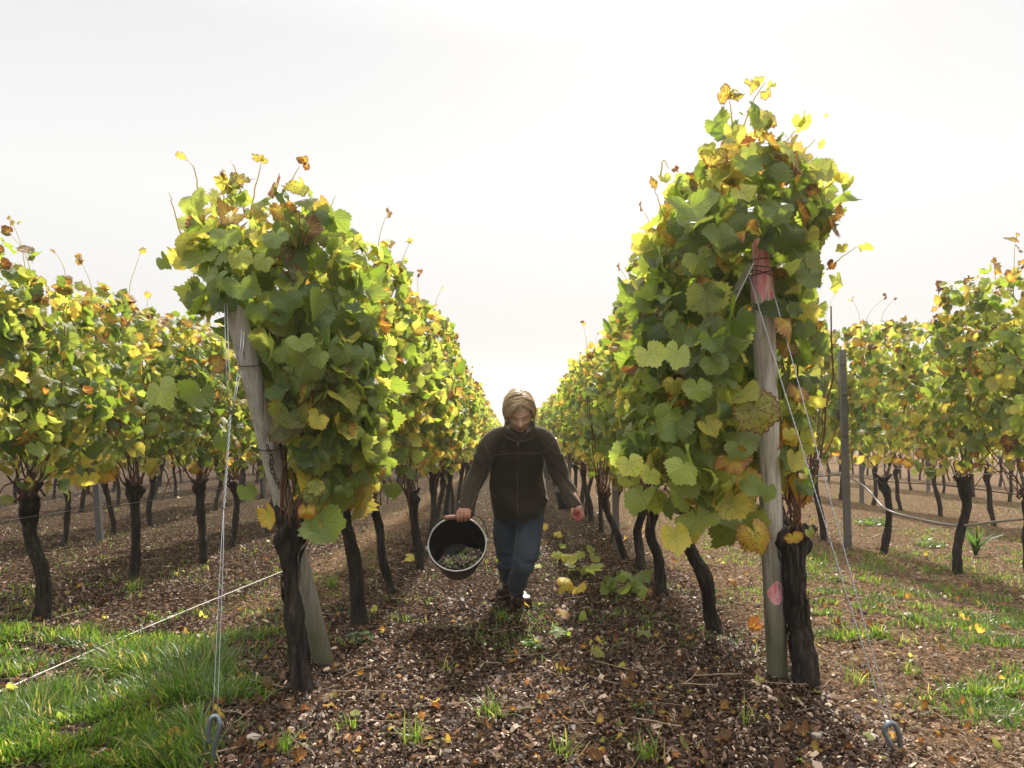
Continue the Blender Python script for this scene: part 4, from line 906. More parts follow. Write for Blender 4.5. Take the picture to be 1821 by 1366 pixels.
# ------------------------------------------------------------------ things on the ground
def G(px, py):      # the ground point seen there
    D = F * CAMZ / (py - 790.0); x = (px - 910.5) * D / F; return np.array([x, D, float(gz(x, D)) + .02])
rgf = np.random.default_rng(314)
def fallen(px, py, size, hue, bri, brn, label, tilt=.35, roll=0.0, curl=1.5):
    size *= .92; tilt *= .9
    p = G(px, py); mb = MB()
    add_leaves(mb, np.array([[0, 0, .02 + size * .25]]), np.array([[rgf.normal(0, .2), -tilt, 1.0]]), np.array([[math.sin(roll), math.cos(roll), 0]]), np.array([size]), np.array([hue]), np.array([bri]), np.array([brn]), 0, rgf, True, curl)
    o = mb.obj('fallen_leaf', M['leaf']); o.location = p; tag(o, label, 'leaf', 'fallen vine leaves')
for a in ((1003, 1058, 0.078, .73, 1.0, .0, 'large bright yellow fallen leaf standing tilted right of the boots', 1.6, 1.2), (1030, 1062, .045, .72, 1.0, .0, 'small yellow fallen leaf touching the large bright yellow one', .6, 2.5),
          (1000, 1104, .06, .84, 1.0, .5, 'orange-yellow curled fallen leaf between big yellow and grey-green leaves', .6, .5), (1035, 1102, .03, .45, .9, .1, 'small green fallen leaf right of the orange-yellow curled leaf', .4, 2.0),
          (995, 1142, .075, .16, 1.0, .1, 'big grey-green fallen leaf folded up, showing its pale underside', .5, .9), (1013, 1005, .075, .62, .9, .2, 'yellow-green fallen leaf standing upright among pale curled ones', 1.4, .2),
          (990, 998, .06, .5, 1.0, .1, 'pale curled fallen leaf just left of the upright yellow-green leaf', .7, 3.0), (1018, 1028, .06, .3, .9, .1, 'green fallen leaf lying flat below the upright yellow-green leaf', .5, 1.5),
          (992, 960, .06, .70, 1.0, .0, 'yellow fallen leaf near the jeans below the held shears', 1.0, .4), (968, 945, .055, .78, 1.0, .3, 'farthest yellow fallen leaf behind the front leg', .8, 2.2),
          (1000, 985, .045, .4, .9, .2, 'dull green fallen leaf among the trail beside the front leg', .7, 1.2), (955, 985, .05, .35, .8, .2, 'green fallen leaf touching the front jeans leg', .9, .2),
          (728, 1003, .07, .68, 1.0, .2, 'lone yellow-green leaf lying beside a trunk left of the bucket', 1.2, 1.6), (1145, 1140, .045, .3, .6, .8, 'withered brown and green leaf alone in the middle of the mulch', .3, 0.3),
          (1062, 1190, .05, .5, .6, .9, 'pale spotted withered leaf left on the mulch right of centre', .4, 1.3), (1335, 1133, .05, .9, .8, .9, 'orange curled dead leaf at the foot of the painted post', .9, 1.5),
          (1300, 1045, .035, .84, .9, .5, 'small orange leaf on bare soil left of the painted post', .3, .9), (1155, 1062, .03, .9, .9, .6, 'small red-orange leaf beside a fallen leafy shoot', .4, 2.0),
          (318, 1340, .035, .8, 1.0, .4, 'yellow curled leaf caught in the grass by the steel hook', 1.0, .3), (270, 1285, .045, .97, .3, 1.0, 'dark brown dead leaf caught in the tall grass', 1.2, .8),
          (560, 1135, .045, .88, .6, .9, 'orange-brown dead leaf between the end vine and its leaning post', .5, .2), (870, 1360, .0001, .5, .5, .5, None)):
    if a[6]: fallen(*a)
def leaf_litter():
    rng = np.random.default_rng(44); n = 1100; x, y = sample_view(n, 2.2, 16, rng, 9, .8); mb = MB()
    t_ = rng.random(n); hue = np.where(t_ < .6, .92 + .08 * rng.random(n), np.where(t_ < .85, .74 + .16 * rng.random(n), .3 + .4 * rng.random(n)))
    add_leaves(mb, np.stack([x, y, gz(x, y) + .022 + .01 * rng.random(n)], -1), np.stack([rng.normal(0, .35, n), rng.normal(0, .35, n), np.ones(n)], -1), rng.normal(0, 1, (n, 3)), .009 + .019 * rng.random(n) ** 2, hue, rng.random(n), rng.random(n), 1, rng, False, 1.6)
    tag(mb.obj('leaf_litter', M['leaf']), 'scattered dry orange and brown vine leaves lying over the ground', 'leaf litter', kind='stuff')
leaf_litter()
# heap of a cut leafy shoot
def cut_shoot(px, py, label, n, seed, r=.13, hue=.28, sz=.05):
    rng = np.random.default_rng(seed); c = G(px, py); tt = thing('fallen_shoot', label, 'fallen shoot', c)
    mb = MB(); p = np.stack([rng.normal(0, r, n), rng.normal(0, r * .8, n), .03 + np.abs(rng.normal(0, .07, n))], -1)
    add_leaves(mb, p, np.stack([rng.normal(0, .5, n), rng.normal(-.4, .5, n), np.ones(n)], -1), rng.normal(0, 1, (n, 3)) - [0, 0, .5], sz * (.7 + .6 * rng.random(n)), hue + .2 * rng.random(n), rng.random(n), .3 * rng.random(n), 0, rng)
    mb.obj('leaves', M['leaf'], tt)
    mb = MB(); tube(mb, curve([[-r * 2.2, -.12, 0], [-r, -.02, .03], [0, 0, .05], [r, .06, .03]], 12), .004, 6); mb.obj('stem', M['cane'], tt)
cut_shoot(1104, 1062, 'cut leafy green shoot lying in a heap on the path right of the boots', 16, 5, .09, .24)
cut_shoot(1016, 1030, 'thin trail of mixed pale and green leaves on a cut shoot', 9, 6, .10, .38, .045)

def weed(px, py, label, kind, seed, n=14, l=.12, sz=.02, col0=(.05, .11, .02), col1=(.13, .22, .04), name='weed'):
    rng = np.random.default_rng(seed); c = G(px, py); c[2] -= .02; tt = thing(name, label, 'weed' if name != 'grass_tuft' else 'grass', c); mb = MB()
    if kind == 'blade':
        a = rng.random(n) * 6.28; blades(mb, rng.normal(0, .02, n), rng.normal(0, .02, n), l * (.5 + .6 * rng.random(n)), np.full(n, .004) + .002 * rng.random(n), rng, .8, col0, col1, z=np.zeros(n) + .005, a=a)
    elif kind == 'rosette':
        a = np.linspace(0, 6.28, n) + rng.normal(0, .2, n)
        blades(mb, np.zeros(n), np.zeros(n), l * (.7 + .5 * rng.random(n)), np.full(n, sz), rng, .75, col0, col1, z=np.zeros(n) + .005, a=a)
    else:
        k = n * 7; a = rng.random(k) * 6.28; rr = np.sqrt(rng.random(k)) * l; hh = rng.random(k) * sz * 4 * (1 - rr / l * .5)
        m_ = 7; th = np.linspace(0, 6.28, m_, endpoint=False); s = sz * (.5 + .7 * rng.random(k))
        nrm = np.stack([rng.normal(0, .5, k), rng.normal(0, .5, k), np.ones(k)], -1); nrm /= np.linalg.norm(nrm, axis=1)[:, None]
        X = np.cross(nrm, [0, 1, 0]); Y = np.cross(nrm, X); ce = np.stack([rr * np.cos(a), rr * np.sin(a), hh + .01], -1)
        V = ce[:, None] + s[:, None, None] * (np.cos(th)[None, :, None] * X[:, None] + .7 * np.sin(th)[None, :, None] * Y[:, None]) * (1 + .25 * np.cos(3 * th))[None, :, None]
        q = rng.random((k, 1)); cc = np.concatenate([np.array(col0) * (1 - q) + np.array(col1) * q, np.ones((k, 1))], 1)
        mb.add(V.reshape(-1, 3), (np.arange(k) * m_)[:, None] + np.arange(m_)[None], ccol=np.repeat(cc, m_, 0))
        for i in range(0, k, 3): tube(mb, [[0, 0, 0], ce[i] * [.5, .5, .7], ce[i]], .0011, 3, ccol=np.array([[.1, .16, .04, 1]]))
    mb.obj('leaves', M['grass'], tt)
weed(1735, 985, 'dark green broad-leaved plant behind the stout trunk on the right', 'rosette', 1, 22, .26, .035, (.03, .07, .02), (.08, .14, .04))
weed(1556, 935, 'low bushy green weed behind the leafless stump and hose', 'bush', 2, 26, .22, .026)
weed(1655, 968, 'pale green flat weed right of the leafless stump', 'bush', 3, 10, .16, .02)
weed(640, 1148, 'grey-green rosette weed with a tiny flower stalk by the second left trunk', 'bush', 4, 12, .07, .012, (.07, .12, .06), (.16, .22, .12))
weed(945, 1155, 'small bright clover-like sprig left of the grey-green fallen leaf', 'bush', 5, 4, .05, .016, (.08, .18, .02), (.14, .26, .04))
weed(1140, 1275, 'small bluish-green sprig in the dark mulch at the lower right of centre', 'bush', 6, 5, .05, .010, (.06, .12, .06), (.12, .2, .1))
weed(1490, 1035, 'small yellow-green sprig between the guy wires and the thick trunk', 'bush', 7, 7, .08, .014, (.1, .16, .02), (.2, .28, .04))
for i, (px, py, l, n, lb) in enumerate(((875, 1290, .10, 34, 'bright grass tuft in the foreground mulch, left of centre line'), (892, 1105, .10, 30, 'grass tuft just in front of the boots'), (505, 1350, .09, 26, 'grass tuft at the bottom edge near the steel hook'),
        (740, 1335, .10, 22, 'thin grass tuft at the bottom edge in the middle of the mulch'), (795, 1200, .08, 10, 'tiny three-blade grass sprout on the path left of centre'), (625, 1310, .07, 14, 'wispy grass sprout right of the end vine foot'),
        (1000, 1350, .08, 22, 'grass tuft at the bottom edge right of centre'), (1330, 1300, .11, 9, 'single tall grass sprout in dark mulch left of the thick trunk'), (1150, 1362, .10, 30, 'grass tuft cut by the bottom edge left of the steel loop'),
        (1565, 1140, .09, 60, 'wide grass clump right of the guy wires'), (1745, 1250, .09, 50, 'grass clump near the right edge of bare soil'), (1530, 1225, .09, 22, 'small grass clump touching the guy wires'),
        (590, 1050, .10, 60, 'grass clump between end vine and second left trunk'), (235, 1050, .12, 40, 'grass tuft around the foot of the big-headed left trunk'), (1620, 1205, .07, 20, 'sparse grass sprout above the steel loop'))):
    weed(px, py, lb, 'blade', 40 + i, n, l, .004, (.06, .12, .015), (.18, .26, .04), 'grass_tuft')
def stone(px, py, s, label, seed):
    mb = MB(); th = np.linspace(0, np.pi, 14); prof = np.stack([np.sin(th), -np.cos(th)], -1); lathe(mb, prof, 18)
    v = np.concatenate(mb.v); v *= (1 + .25 * vn(v[:, 0] * 1.5, v[:, 1] * 1.5, v[:, 2] * 1.5, seed))[:, None] * np.array([s, s * .7, s * .45]); mb.v = [v]
    o = mb.obj('stone', M['stone']); o.location = G(px, py); tag(o, label, 'stone')
stone(1616, 1105, .030, 'pale flat stone on bare soil between guy wires and grass clump', 1)
stone(1550, 1325, .022, 'pale stone just left of the ribbed steel loop', 2); stone(450, 1330, .026, 'whitish stone on mulch right of the steel hook', 3)
stone(1452, 1322, .020, 'small tan stone in the soil at the lower right', 4)

# far bucket waiting beside the right row
def bucket_mesh(R0, R1, H, mat, name='bucket_body', Mx=None):
    mb = MB(); t_ = .004
    prof = [[0.001, 0], [R1 * .9, 0], [R1, .004], [R1 + (R0 - R1) * .5, H * .5], [R0 - .002, H - .03], [R0 + .004, H - .028], [R0 + .005, H - .004], [R0 + .003, H], [R0 - .003, H], [R0 - t_ - .002, H - .006], [R1 + (R0 - R1) * .5 - t_, H * .5], [R1 - t_, t_ + .004], [R1 * .85, t_], [0.001, t_]]
    lathe(mb, prof, 64, M=Mx); return mb.mesh(name, mat)
M['bucket'] = simple('black_plastic', (0.010, 0.008, 0.006), 0.5, 0, 22, 0.5, 0.15)
M['bucket_rim'] = simple('lit_rim', (0.42, 0.41, 0.39), 0.28, 0.3, 40, 0.3)  # white light along the bucket rim, painted in as a pale base colour
def far_bucket():
    c = np.array([.86, 11.6, float(gz(.86, 11.6))]); tt = thing('bucket', 'dark bucket left standing on the path far behind the picker', 'bucket', c)
    link('bucket_body', bucket_mesh(.17, .12, .28, M['bucket']), tt)
    a = np.linspace(0, np.pi, 16); mb = MB(); tube(mb, np.stack([.175 * np.cos(a), .10 * np.sin(a), .26 - .05 * np.sin(a)], -1), .004, 6); mb.obj('handle', M['rust'], tt)
far_bucket()
# ------------------------------------------------------------------ grape picker
from mathutils.bvhtree import BVHTree
def remesh(mb, voxel, smooth=3):
    me = mb.mesh('tmp', []); o = bpy.data.objects.new('tmp', me); S.collection.objects.link(o)
    md = o.modifiers.new('r', 'REMESH'); md.mode = 'VOXEL'; md.voxel_size = voxel; md.adaptivity = 0
    sm = o.modifiers.new('s', 'SMOOTH'); sm.factor = 0.5; sm.iterations = smooth
    dg = bpy.context.evaluated_depsgraph_get(); dg.update()
    out = bpy.data.meshes.new_from_object(o.evaluated_get(dg)); bpy.data.objects.remove(o); bpy.data.meshes.remove(me)
    out.polygons.foreach_set('use_smooth', np.ones(len(out.polygons), bool)); return out
def vget(me): a = np.empty(len(me.vertices) * 3, np.float32); me.vertices.foreach_get('co', a); return a.reshape(-1, 3).astype(float)
def vset(me, v): me.vertices.foreach_set('co', np.asarray(v, np.float32).ravel()); me.update()
def nget(me): a = np.empty(len(me.vertices) * 3, np.float32); me.vertices.foreach_get('normal', a); return a.reshape(-1, 3).astype(float)
def loft(mb, secs, n=40, sup=2.4, m=30, xdir=(1, 0, 0)):     # secs: (centre, rx, ry) ; rings across the centre line
    c = np.array([s[0] for s in secs], float); rr = np.array([[s[1], s[2]] for s in secs], float)
    cc = curve(c, m); r2 = curve(np.hstack([rr, np.zeros((len(rr), 1))]), m)[:, :2]
    T = np.gradient(cc, axis=0); T /= np.linalg.norm(T, axis=1)[:, None]
    X = np.array(xdir, float)[None] - T * (T @ np.array(xdir, float))[:, None]; X /= np.linalg.norm(X, axis=1)[:, None]; Y = np.cross(T, X)
    th = np.linspace(0, 2 * np.pi, n, endpoint=False); cx = np.sign(np.cos(th)) * np.abs(np.cos(th)) ** (2 / sup); sy = np.sign(np.sin(th)) * np.abs(np.sin(th)) ** (2 / sup)
    V = cc[:, None] + r2[:, 0][:, None, None] * cx[None, :, None] * X[:, None] + r2[:, 1][:, None, None] * sy[None, :, None] * Y[:, None]
    idx = np.arange(m * n).reshape(m, n); nx = np.roll(idx, -1, axis=1)
    V = np.vstack([V.reshape(-1, 3), cc[0], cc[-1]])
    mb.add(V, [np.stack([idx[:-1], nx[:-1], nx[1:], idx[1:]], -1).reshape(-1, 4), np.stack([nx[0], idx[0], np.full(n, m * n)], -1), np.stack([idx[-1], nx[-1], np.full(n, m * n + 1)], -1)])
def limb(mb, pts, n=24, m=26):
    c = curve([P(*p[:3]) for p in pts], m); r = np.interp(np.linspace(0, len(pts) - 1, m), np.arange(len(pts)), [p[3] for p in pts]); tube(mb, c, r, n)
def ball(mb, c, r, sc=(1, 1, 1), n=20):
    th = np.linspace(0.02, np.pi - 0.02, n); lathe(mb, np.stack([np.sin(th) * r, -np.cos(th) * r], -1), n, center=c, M=np.diag(sc))

ORG = np.array([0.03, 4.66, float(gz(.03, 4.66))])
# --- head
HC = P(924, 733, 4.14); pit = R(28); rol = R(-3)
hf = np.array([0.02, -math.cos(pit), -math.sin(pit)]); hu = np.array([math.sin(rol), -math.sin(pit), math.cos(pit)]); hf /= np.linalg.norm(hf); hu -= hf * (hu @ hf); hu /= np.linalg.norm(hu)
hx = np.cross(hf, hu); hx /= np.linalg.norm(hx)
if hx[0] < 0: hx = -hx
HM = np.stack([hx, hf, hu])          # rows: local x, forward, up
def g2(x, z, cx, cz, sx, sz_): return np.exp(-((x - cx) / sx) ** 2 - ((z - cz) / sz_) ** 2)
def head_local(n=150, m=120):
    th = np.linspace(0.01, np.pi - 0.01, m); ph = np.linspace(0, 2 * np.pi, n, endpoint=False)
    TH, PH = np.meshgrid(th, ph, indexing='ij'); x = np.sin(TH) * np.sin(PH); y = np.sin(TH) * np.cos(PH); z = np.cos(TH)
    X = x * .073; Y = y * .094; Z = z * .115
    low = np.clip(-z, 0, 1); jaw = np.clip(1 - .30 * low ** 1.4, .5, 1); X = X * jaw
    Y = np.where(y < 0, Y * (1 - .55 * low ** 1.2), Y * (1 - .04 * low)); Y = Y + .012 * low * (y > -.5)
    Y = np.where((y > 0), Y * (1 - .06 * np.clip(z, 0, 1)), Y)
    fr = np.clip(y * 2.0, 0, 1)
    d = .020 * g2(X, Z, 0, -.030, .0105, .013) + .013 * g2(X, Z, 0, -.012, .0075, .020) + .005 * (g2(X, Z, .012, -.034, .006, .006) + g2(X, Z, -.012, -.034, .006, .006))
    d += .005 * (g2(X, Z, .028, .017, .022, .007) + g2(X, Z, -.028, .017, .022, .007)) - .0085 * (g2(X, Z, .030, .000, .016, .011) + g2(X, Z, -.030, .000, .016, .011))
    d += .0058 * (g2(X, Z, .031, -.002, .011, .007) + g2(X, Z, -.031, -.002, .011, .007))
    d += .0055 * (g2(X, Z, .040, -.028, .018, .014) + g2(X, Z, -.040, -.028, .018, .014)) + .0065 * g2(X, Z, 0, -.0585, .020, .0045) + .0060 * g2(X, Z, 0, -.068, .017, .005) - .0045 * g2(X, Z, 0, -.0632, .022, .0022)
    d += .006 * g2(X, Z, 0, -.092, .018, .012) - .003 * g2(X, Z, 0, -.080, .02, .006)
    Y = Y + d * fr
    V = np.stack([X, Y, Z], -1).reshape(-1, 3); idx = np.arange(m * n).reshape(m, n); nx = np.roll(idx, -1, 1)
    q = np.stack([idx[:-1], idx[1:], nx[1:], nx[:-1]], -1).reshape(-1, 4); k = m * n
    V = np.vstack([V, [0, 0, .115], [0, V[idx[-1], 1].mean(), -.115]])
    return V, [q, np.stack([idx[0], nx[0], np.full(n, k)], -1), np.stack([nx[-1], idx[-1], np.full(n, k + 1)], -1)]
body = MB(); hv, hfc = head_local(); body.add(HC + hv @ HM, hfc)
for s in (-1, 1):    # ears
    ball(body, HC + np.array([s * .073, -.008, -.008]) @ HM, .026, (.35, .6, 1.0), 14)
# neck, trunk and limbs inside the clothes
limb(body, [(923, 750, 4.18, .050), (923, 772, 4.24, .056), (922, 790, 4.3, .08)])
loft(body, [(P(922, 775, 4.25), .13, .06), (P(921, 800, 4.32), .145, .085), (P(920, 850, 4.42), .125, .085), (P(922, 895, 4.5), .14, .09)])
ARML = [(872, 783, 4.23, .050), (850, 845, 4.25, .040), (828, 900, 4.13, .027), (826, 908, 4.11, .025)]
ARMR = [(976, 783, 4.23, .050), (999, 848, 4.25, .040), (1022, 890, 4.13, .027), (1025, 900, 4.11, .024)]
limb(body, ARML); limb(body, ARMR)
FL = [(944, 890, 4.50, .088), (941, 945, 4.46, .078), (935, 985, 4.42, .075), (929, 1008, 4.42, .071), (921, 1033, 4.54, .060), (920, 1050, 4.66, .053)]
BL = [(903, 890, 4.55, .088), (899, 945, 4.57, .078), (900, 985, 4.60, .064), (902, 1002, 4.63, .061), (904, 1028, 4.84, .052), (903, 1042, 4.94, .048)]
for LG in (FL, BL): limb(body, [(a, b, c, r * .8) for a, b, c, r in LG])
# --- hands
def finger(mb, pts, r0, r1):
    c = curve(pts, 14); r = np.linspace(r0, r1, 14); r[4] *= 1.06; r[9] *= 1.06; tube(mb, c, r, 12); ball(mb, c[-1], r1, n=10)
GC = P(816, 919, 4.085); GX = P(834, 917.5, 4.085) - P(800, 920.5, 4.085); GX /= np.linalg.norm(GX)     # bucket grip
wr = P(828, 905, 4.115)
kn0 = GC + GX * .028
loft(body, [(wr, .025, .017), (wr * .5 + (kn0 + [0, .0, .03]) * .5, .036, .016), (kn0 + [0, -.010, .026], .041, .014), (kn0 + [0, -.018, .018], .040, .011)], 24, 2.4, 14)
for i, (o, ln) in enumerate(((-.033, .92), (-.011, 1.0), (.011, 1.0), (.032, .85))):
    b = GC + GX * (.028 + o)
    finger(body, [b + [0, -.014, .026], b + [0, -.030, .008 * ln], b + [0, -.024, -.016 * ln], b + [0, -.002, -.024 * ln], b + [0, .018, -.010]], .0095, .0076)
b = GC + GX * .062
finger(body, [wr + GX * .018 + [0, .0, -.012], b + [.006, .012, .018], b + [0, .026, .004], b + [-.018, .022, -.014], b + [-.030, .010, -.024]], .0125, .0085)
wr2 = P(1025, 899, 4.11); k2 = P(1028, 912, 4.08)
loft(body, [(wr2, .023, .017), (wr2 * .5 + k2 * .5 + [0, -.004, 0], .032, .017), (k2, .030, .013)], 24, 2.4, 12, xdir=(.8, -.6, 0))
SX = np.array([.75, -.66, 0.0])
for i, (o, ln) in enumerate(((-.026, 1.0), (-.008, 1.05), (.010, 1.0), (.027, .82))):
    b = k2 + SX * o
    finger(body, [b + [0, 0, .006], b + np.array([.008, -.012, -.018]) * ln, b + np.array([.000, -.006, -.034]) * ln, b + np.array([-.016, .008, -.030]) * ln, b + np.array([-.020, .010, -.016]) * ln], .0082, .0066)
finger(body, [wr2 + [-.018, -.008, -.012], k2 + [-.034, -.016, .012], k2 + [-.032, -.022, -.014], k2 + [-.014, -.022, -.032]], .0115, .0085)
bme = remesh(body, .0034, 2); bv = vget(bme)
def skin_cols(v):
    l = (v - HC) @ HM.T; x, y, z = l[:, 0], l[:, 1], l[:, 2]; ax = np.abs(x); f_ = (y > .03)
    c = np.tile(np.array([.68, .44, .33]), (len(v), 1)); c *= (1 + .06 * vn(v[:, 0] * 40, v[:, 1] * 40, v[:, 2] * 40, 2))[:, None]
    def blend(w, col):
        nonlocal c; w = np.clip(w, 0, 1)[:, None] * f_[:, None]; c = c * (1 - w) + np.array(col) * w
    blend(.5 * (g2(ax, z, .042, -.03, .018, .014)) + .5 * g2(x, z, 0, -.034, .012, .010), (.58, .26, .18))
    blend(np.exp(-((z - .0195 + 6.0 * (ax - .028) ** 2) / .0030) ** 4) * (ax > .012) * (ax < .049) * .75, (.13, .08, .045))
    blend(np.exp(-((z + .0065 - 14 * (ax - .031) ** 2) / .0020) ** 4) * (ax > .017) * (ax < .046) * .95, (.03, .018, .012))
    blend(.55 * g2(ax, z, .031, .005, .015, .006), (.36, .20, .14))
    blend(np.exp(-((z + .0632) / .0085) ** 4 - (x / .0235) ** 4) * .85, (.46, .17, .14)); blend(np.exp(-((z + .0632) / .0016) ** 2 - (x / .022) ** 4), (.10, .03, .03))
    blend((g2(ax, z, .007, -.041, .0035, .0025)) * .9, (.08, .03, .02))
    hand = (v[:, 2] < -.10) | (v[:, 2] < .5) & ((v[:, 0] < -.22) | (v[:, 0] > .28)); c[hand] = c[hand] * [.52, .38, .36]
    return np.concatenate([np.clip(c, 0, 1), np.ones((len(v), 1))], 1)
ca = bme.attributes.new('scol', 'FLOAT_COLOR', 'POINT'); ca.data.foreach_set('color', skin_cols(bv).astype(np.float32).ravel())
n = NT('skin'); at = n.n('Attribute'); at.attribute_name = 'scol'; a = n.noise(180, 3, .6, n.objco())
M['skin'] = n.done(n.bsdf(at.outputs['Color'], .48, n.bump(a, .15, .001), .4, Subsurface_Weight=.15, Subsurface_Scale=.01))
vset(bme, bv - ORG); bme.materials.append(M['skin'])
person = link('person', bme); person.location = ORG
tag(person, 'woman in brown fleece jacket and blue jeans walking uphill, head bowed, carrying a tilted bucket', 'person')

def fabric(name, c0, c1, weave=900, fuzz=0.0, rough=.9, sheen=0.0, big=6, bmp=.35):
    n = NT(name); a = n.noise(big, 5, .65, n.objco()); b = n.noise(weave, 2, .6, n.objco())
    col = n.mix(a, c0, c1); col = n.mix(n.math('MULTIPLY', b, .45), col, tuple(x * 1.6 for x in c1))
    return n.done(n.bsdf(col, rough, n.bump(b, bmp, .002), .15, Sheen_Weight=sheen, Sheen_Roughness=.4, Sheen_Tint=(.8, .7, .55, 1)))
M['fleece'] = fabric('fleece', (.029, .024, .016), (.052, .043, .030), 420, sheen=.25)
M['piping'] = simple('piping', (.13, .105, .075), .8, 0, 200, .2)
M['denim'] = fabric('denim', (.026, .035, .050), (.068, .090, .118), 700, sheen=.1, big=9)
M['leather'] = simple('brown_leather', (.065, .034, .02), .34, 0, 14, .5, .35)
M['sole'] = simple('boot_sole', (.025, .02, .017), .7, 0, 30, .3)

def wrinkle(me, f):
    v = vget(me); nn = nget(me); v = v + nn * f(v)[:, None]; vset(me, v - ORG); return me
# --- jacket
jk = MB()
def T(px, py, D, hw, dp): return (P(px, py, D), hw, dp)
loft(jk, [T(926, 912, 4.50, .150, .115), T(923, 900, 4.49, .166, .125), T(921, 875, 4.46, .170, .128), T(920, 845, 4.41, .160, .122), T(919, 815, 4.35, .160, .118), T(921, 797, 4.30, .160, .108), T(923, 782, 4.26, .140, .090), T(924, 768, 4.215, .105, .078), T(924, 758, 4.19, .088, .074)], 56, 2.5, 44)
limb(jk, [(898, 770, 4.22, .046), (882, 778, 4.22, .050), (869, 794, 4.22, .056), (851, 840, 4.24, .054), (839, 868, 4.20, .050), (827, 914, 4.115, .041)])
limb(jk, [(950, 770, 4.22, .046), (965, 777, 4.22, .050), (976, 794, 4.22, .054), (996, 845, 4.24, .054), (1010, 870, 4.20, .048), (1025, 906, 4.105, .038)])
jme = remesh(jk, .006, 4)
def jw(v):
    x, y, z = v.T; s = 0.005 * vn(x * 9, y * 9, z * 9, 31) + .006 * (1 - 2 * np.abs(vn(x * 9 + z * 7, y * 6, z * 8 - x * 5, 32))) * np.clip((.78 - z) * 3, .3, 1)
    arm = (x < -.17) | (x > .19); s += np.where(arm & (z < .62), .009 * np.maximum(0, vn(x * 14, y * 6, z * 34 + x * 40, 33)), 0)
    low = np.clip((.52 - z) * 4, 0, 1) * ~arm; s += low * .016 * vn(x * 12 + z * 6, y * 8, z * 10 + x * 10, 34)
    return s + .0008 * vn(x * 120, y * 120, z * 120, 35)
jacket = link('jacket', wrinkle(jme, jw), person); jme.materials.append(M['fleece'])
bvh = BVHTree.FromPolygons([tuple(p) for p in (vget(jme) + ORG)], [tuple(p.vertices) for p in jme.polygons])
def on_jacket(px, py, off=.002):
    d = Vector(P(px, py, 1.0) - np.array([0, 0, CAMZ])).normalized(); h = bvh.ray_cast(Vector((0, 0, CAMZ)), d)
    return None if h[0] is None else np.array(h[0] - d * off)
def seam(pts, r, mat, name, par, off=.001, n=40):
    c = curve([[a, b, 0] for a, b in pts], n); q = [on_jacket(a, b, off) for a, b, _ in c]; q = [p - ORG for p in q if p is not None]
    if len(q) > 3:
        mb = MB(); tube(mb, np.array(q), r, 6); return mb.obj(name, mat, par)
seam([(873, 812), (890, 808.5), (920, 806), (962, 806)], .0021, M['piping'], 'chest_piping', jacket)
seam([(922, 782), (921, 840), (920, 880), (921, 916)], .0019, M['piping'], 'zip', jacket)
seam([(862, 790), (870, 806), (871, 818)], .0016, M['piping'], 'arm_seam', jacket); seam([(985, 786), (974, 798), (968, 806)], .0016, M['piping'], 'arm_seam', jacket)
seam([(864, 826), (856, 855), (846, 880), (838, 904)], .0016, M['piping'], 'arm_seam', jacket)
zz = on_jacket(922, 786, .006) - ORG; mb = MB(); tube(mb, [zz + [.006, 0, .022], zz + [.003, -.004, .006], zz + [-.006, -.007, -.022]], [.003, .0045, .006], 8, flat=.6)
mb.obj('zip_pull', simple('zip_pull', (.33, .24, .21), .5, 0, 60, .2), jacket)
mb = MB(); q = [on_jacket(890 + i * .55, 802.6 + (1.1 if i % 2 else -.9) * (.6 + .4 * math.sin(i * 2.3)), .001) for i in range(28)]
tube(mb, np.array([p for p in q if p is not None]) - ORG, .0009, 4); mb.obj('stitched_mark', M['piping'], jacket)
# stand-up collar, open towards the chin
def collar():
    c0 = P(924, 768, 4.205); ax = np.array([0, -.42, .90]); ax /= np.linalg.norm(ax); Y = np.cross(ax, [1, 0, 0]); Y /= np.linalg.norm(Y)
    mb = MB(); a = np.linspace(0, 2 * np.pi, 60); X = np.array([1., 0, 0]); rings = []
    fy = np.sin(a)   # -1 or +1 : front
    sgn = -1 if Y[1] > 0 else 1
    front = np.clip(sgn * np.sin(a), 0, 1) ** 2
    for k, (h, rx, ry) in enumerate(((-.020, .100, .088), (.012, .094, .083), (.045, .089, .078), (.050, .086, .075), (.045, .082, .071), (.0, .086, .075), (-.02, .09, .08))):
        rings.append(c0 + ax * (h - .024 * front * (h > 0))[:, None] + X * (rx * np.cos(a))[:, None] + Y * (ry * 1.0 * np.sin(a))[:, None])
    V = np.array(rings); m, nn_ = V.shape[:2]; V = V + .002 * vn(V[..., 0] * 30, V[..., 1] * 30, V[..., 2] * 30, 5)[..., None]
    idx = np.arange(m * nn_).reshape(m, nn_)
    mb.add(V.reshape(-1, 3) - ORG, np.stack([idx[:-1, :-1], idx[:-1, 1:], idx[1:, 1:], idx[1:, :-1]], -1).reshape(-1, 4)); mb.obj('collar', M['fleece'], jacket)
    mb = MB(); tube(mb, rings[3] - ORG, .0022, 6, caps=False); mb.obj('collar_piping', M['piping'], jacket)
    mb = MB(); r = rings[0] * .25 + rings[1] * .75; tube(mb, (r - c0) * 1.015 + c0 - ORG, .0016, 6, caps=False); mb.obj('collar_seam', M['piping'], jacket)
collar()
for pts, nm in ((ARML, 'cuff'), (ARMR, 'cuff')):
    pass
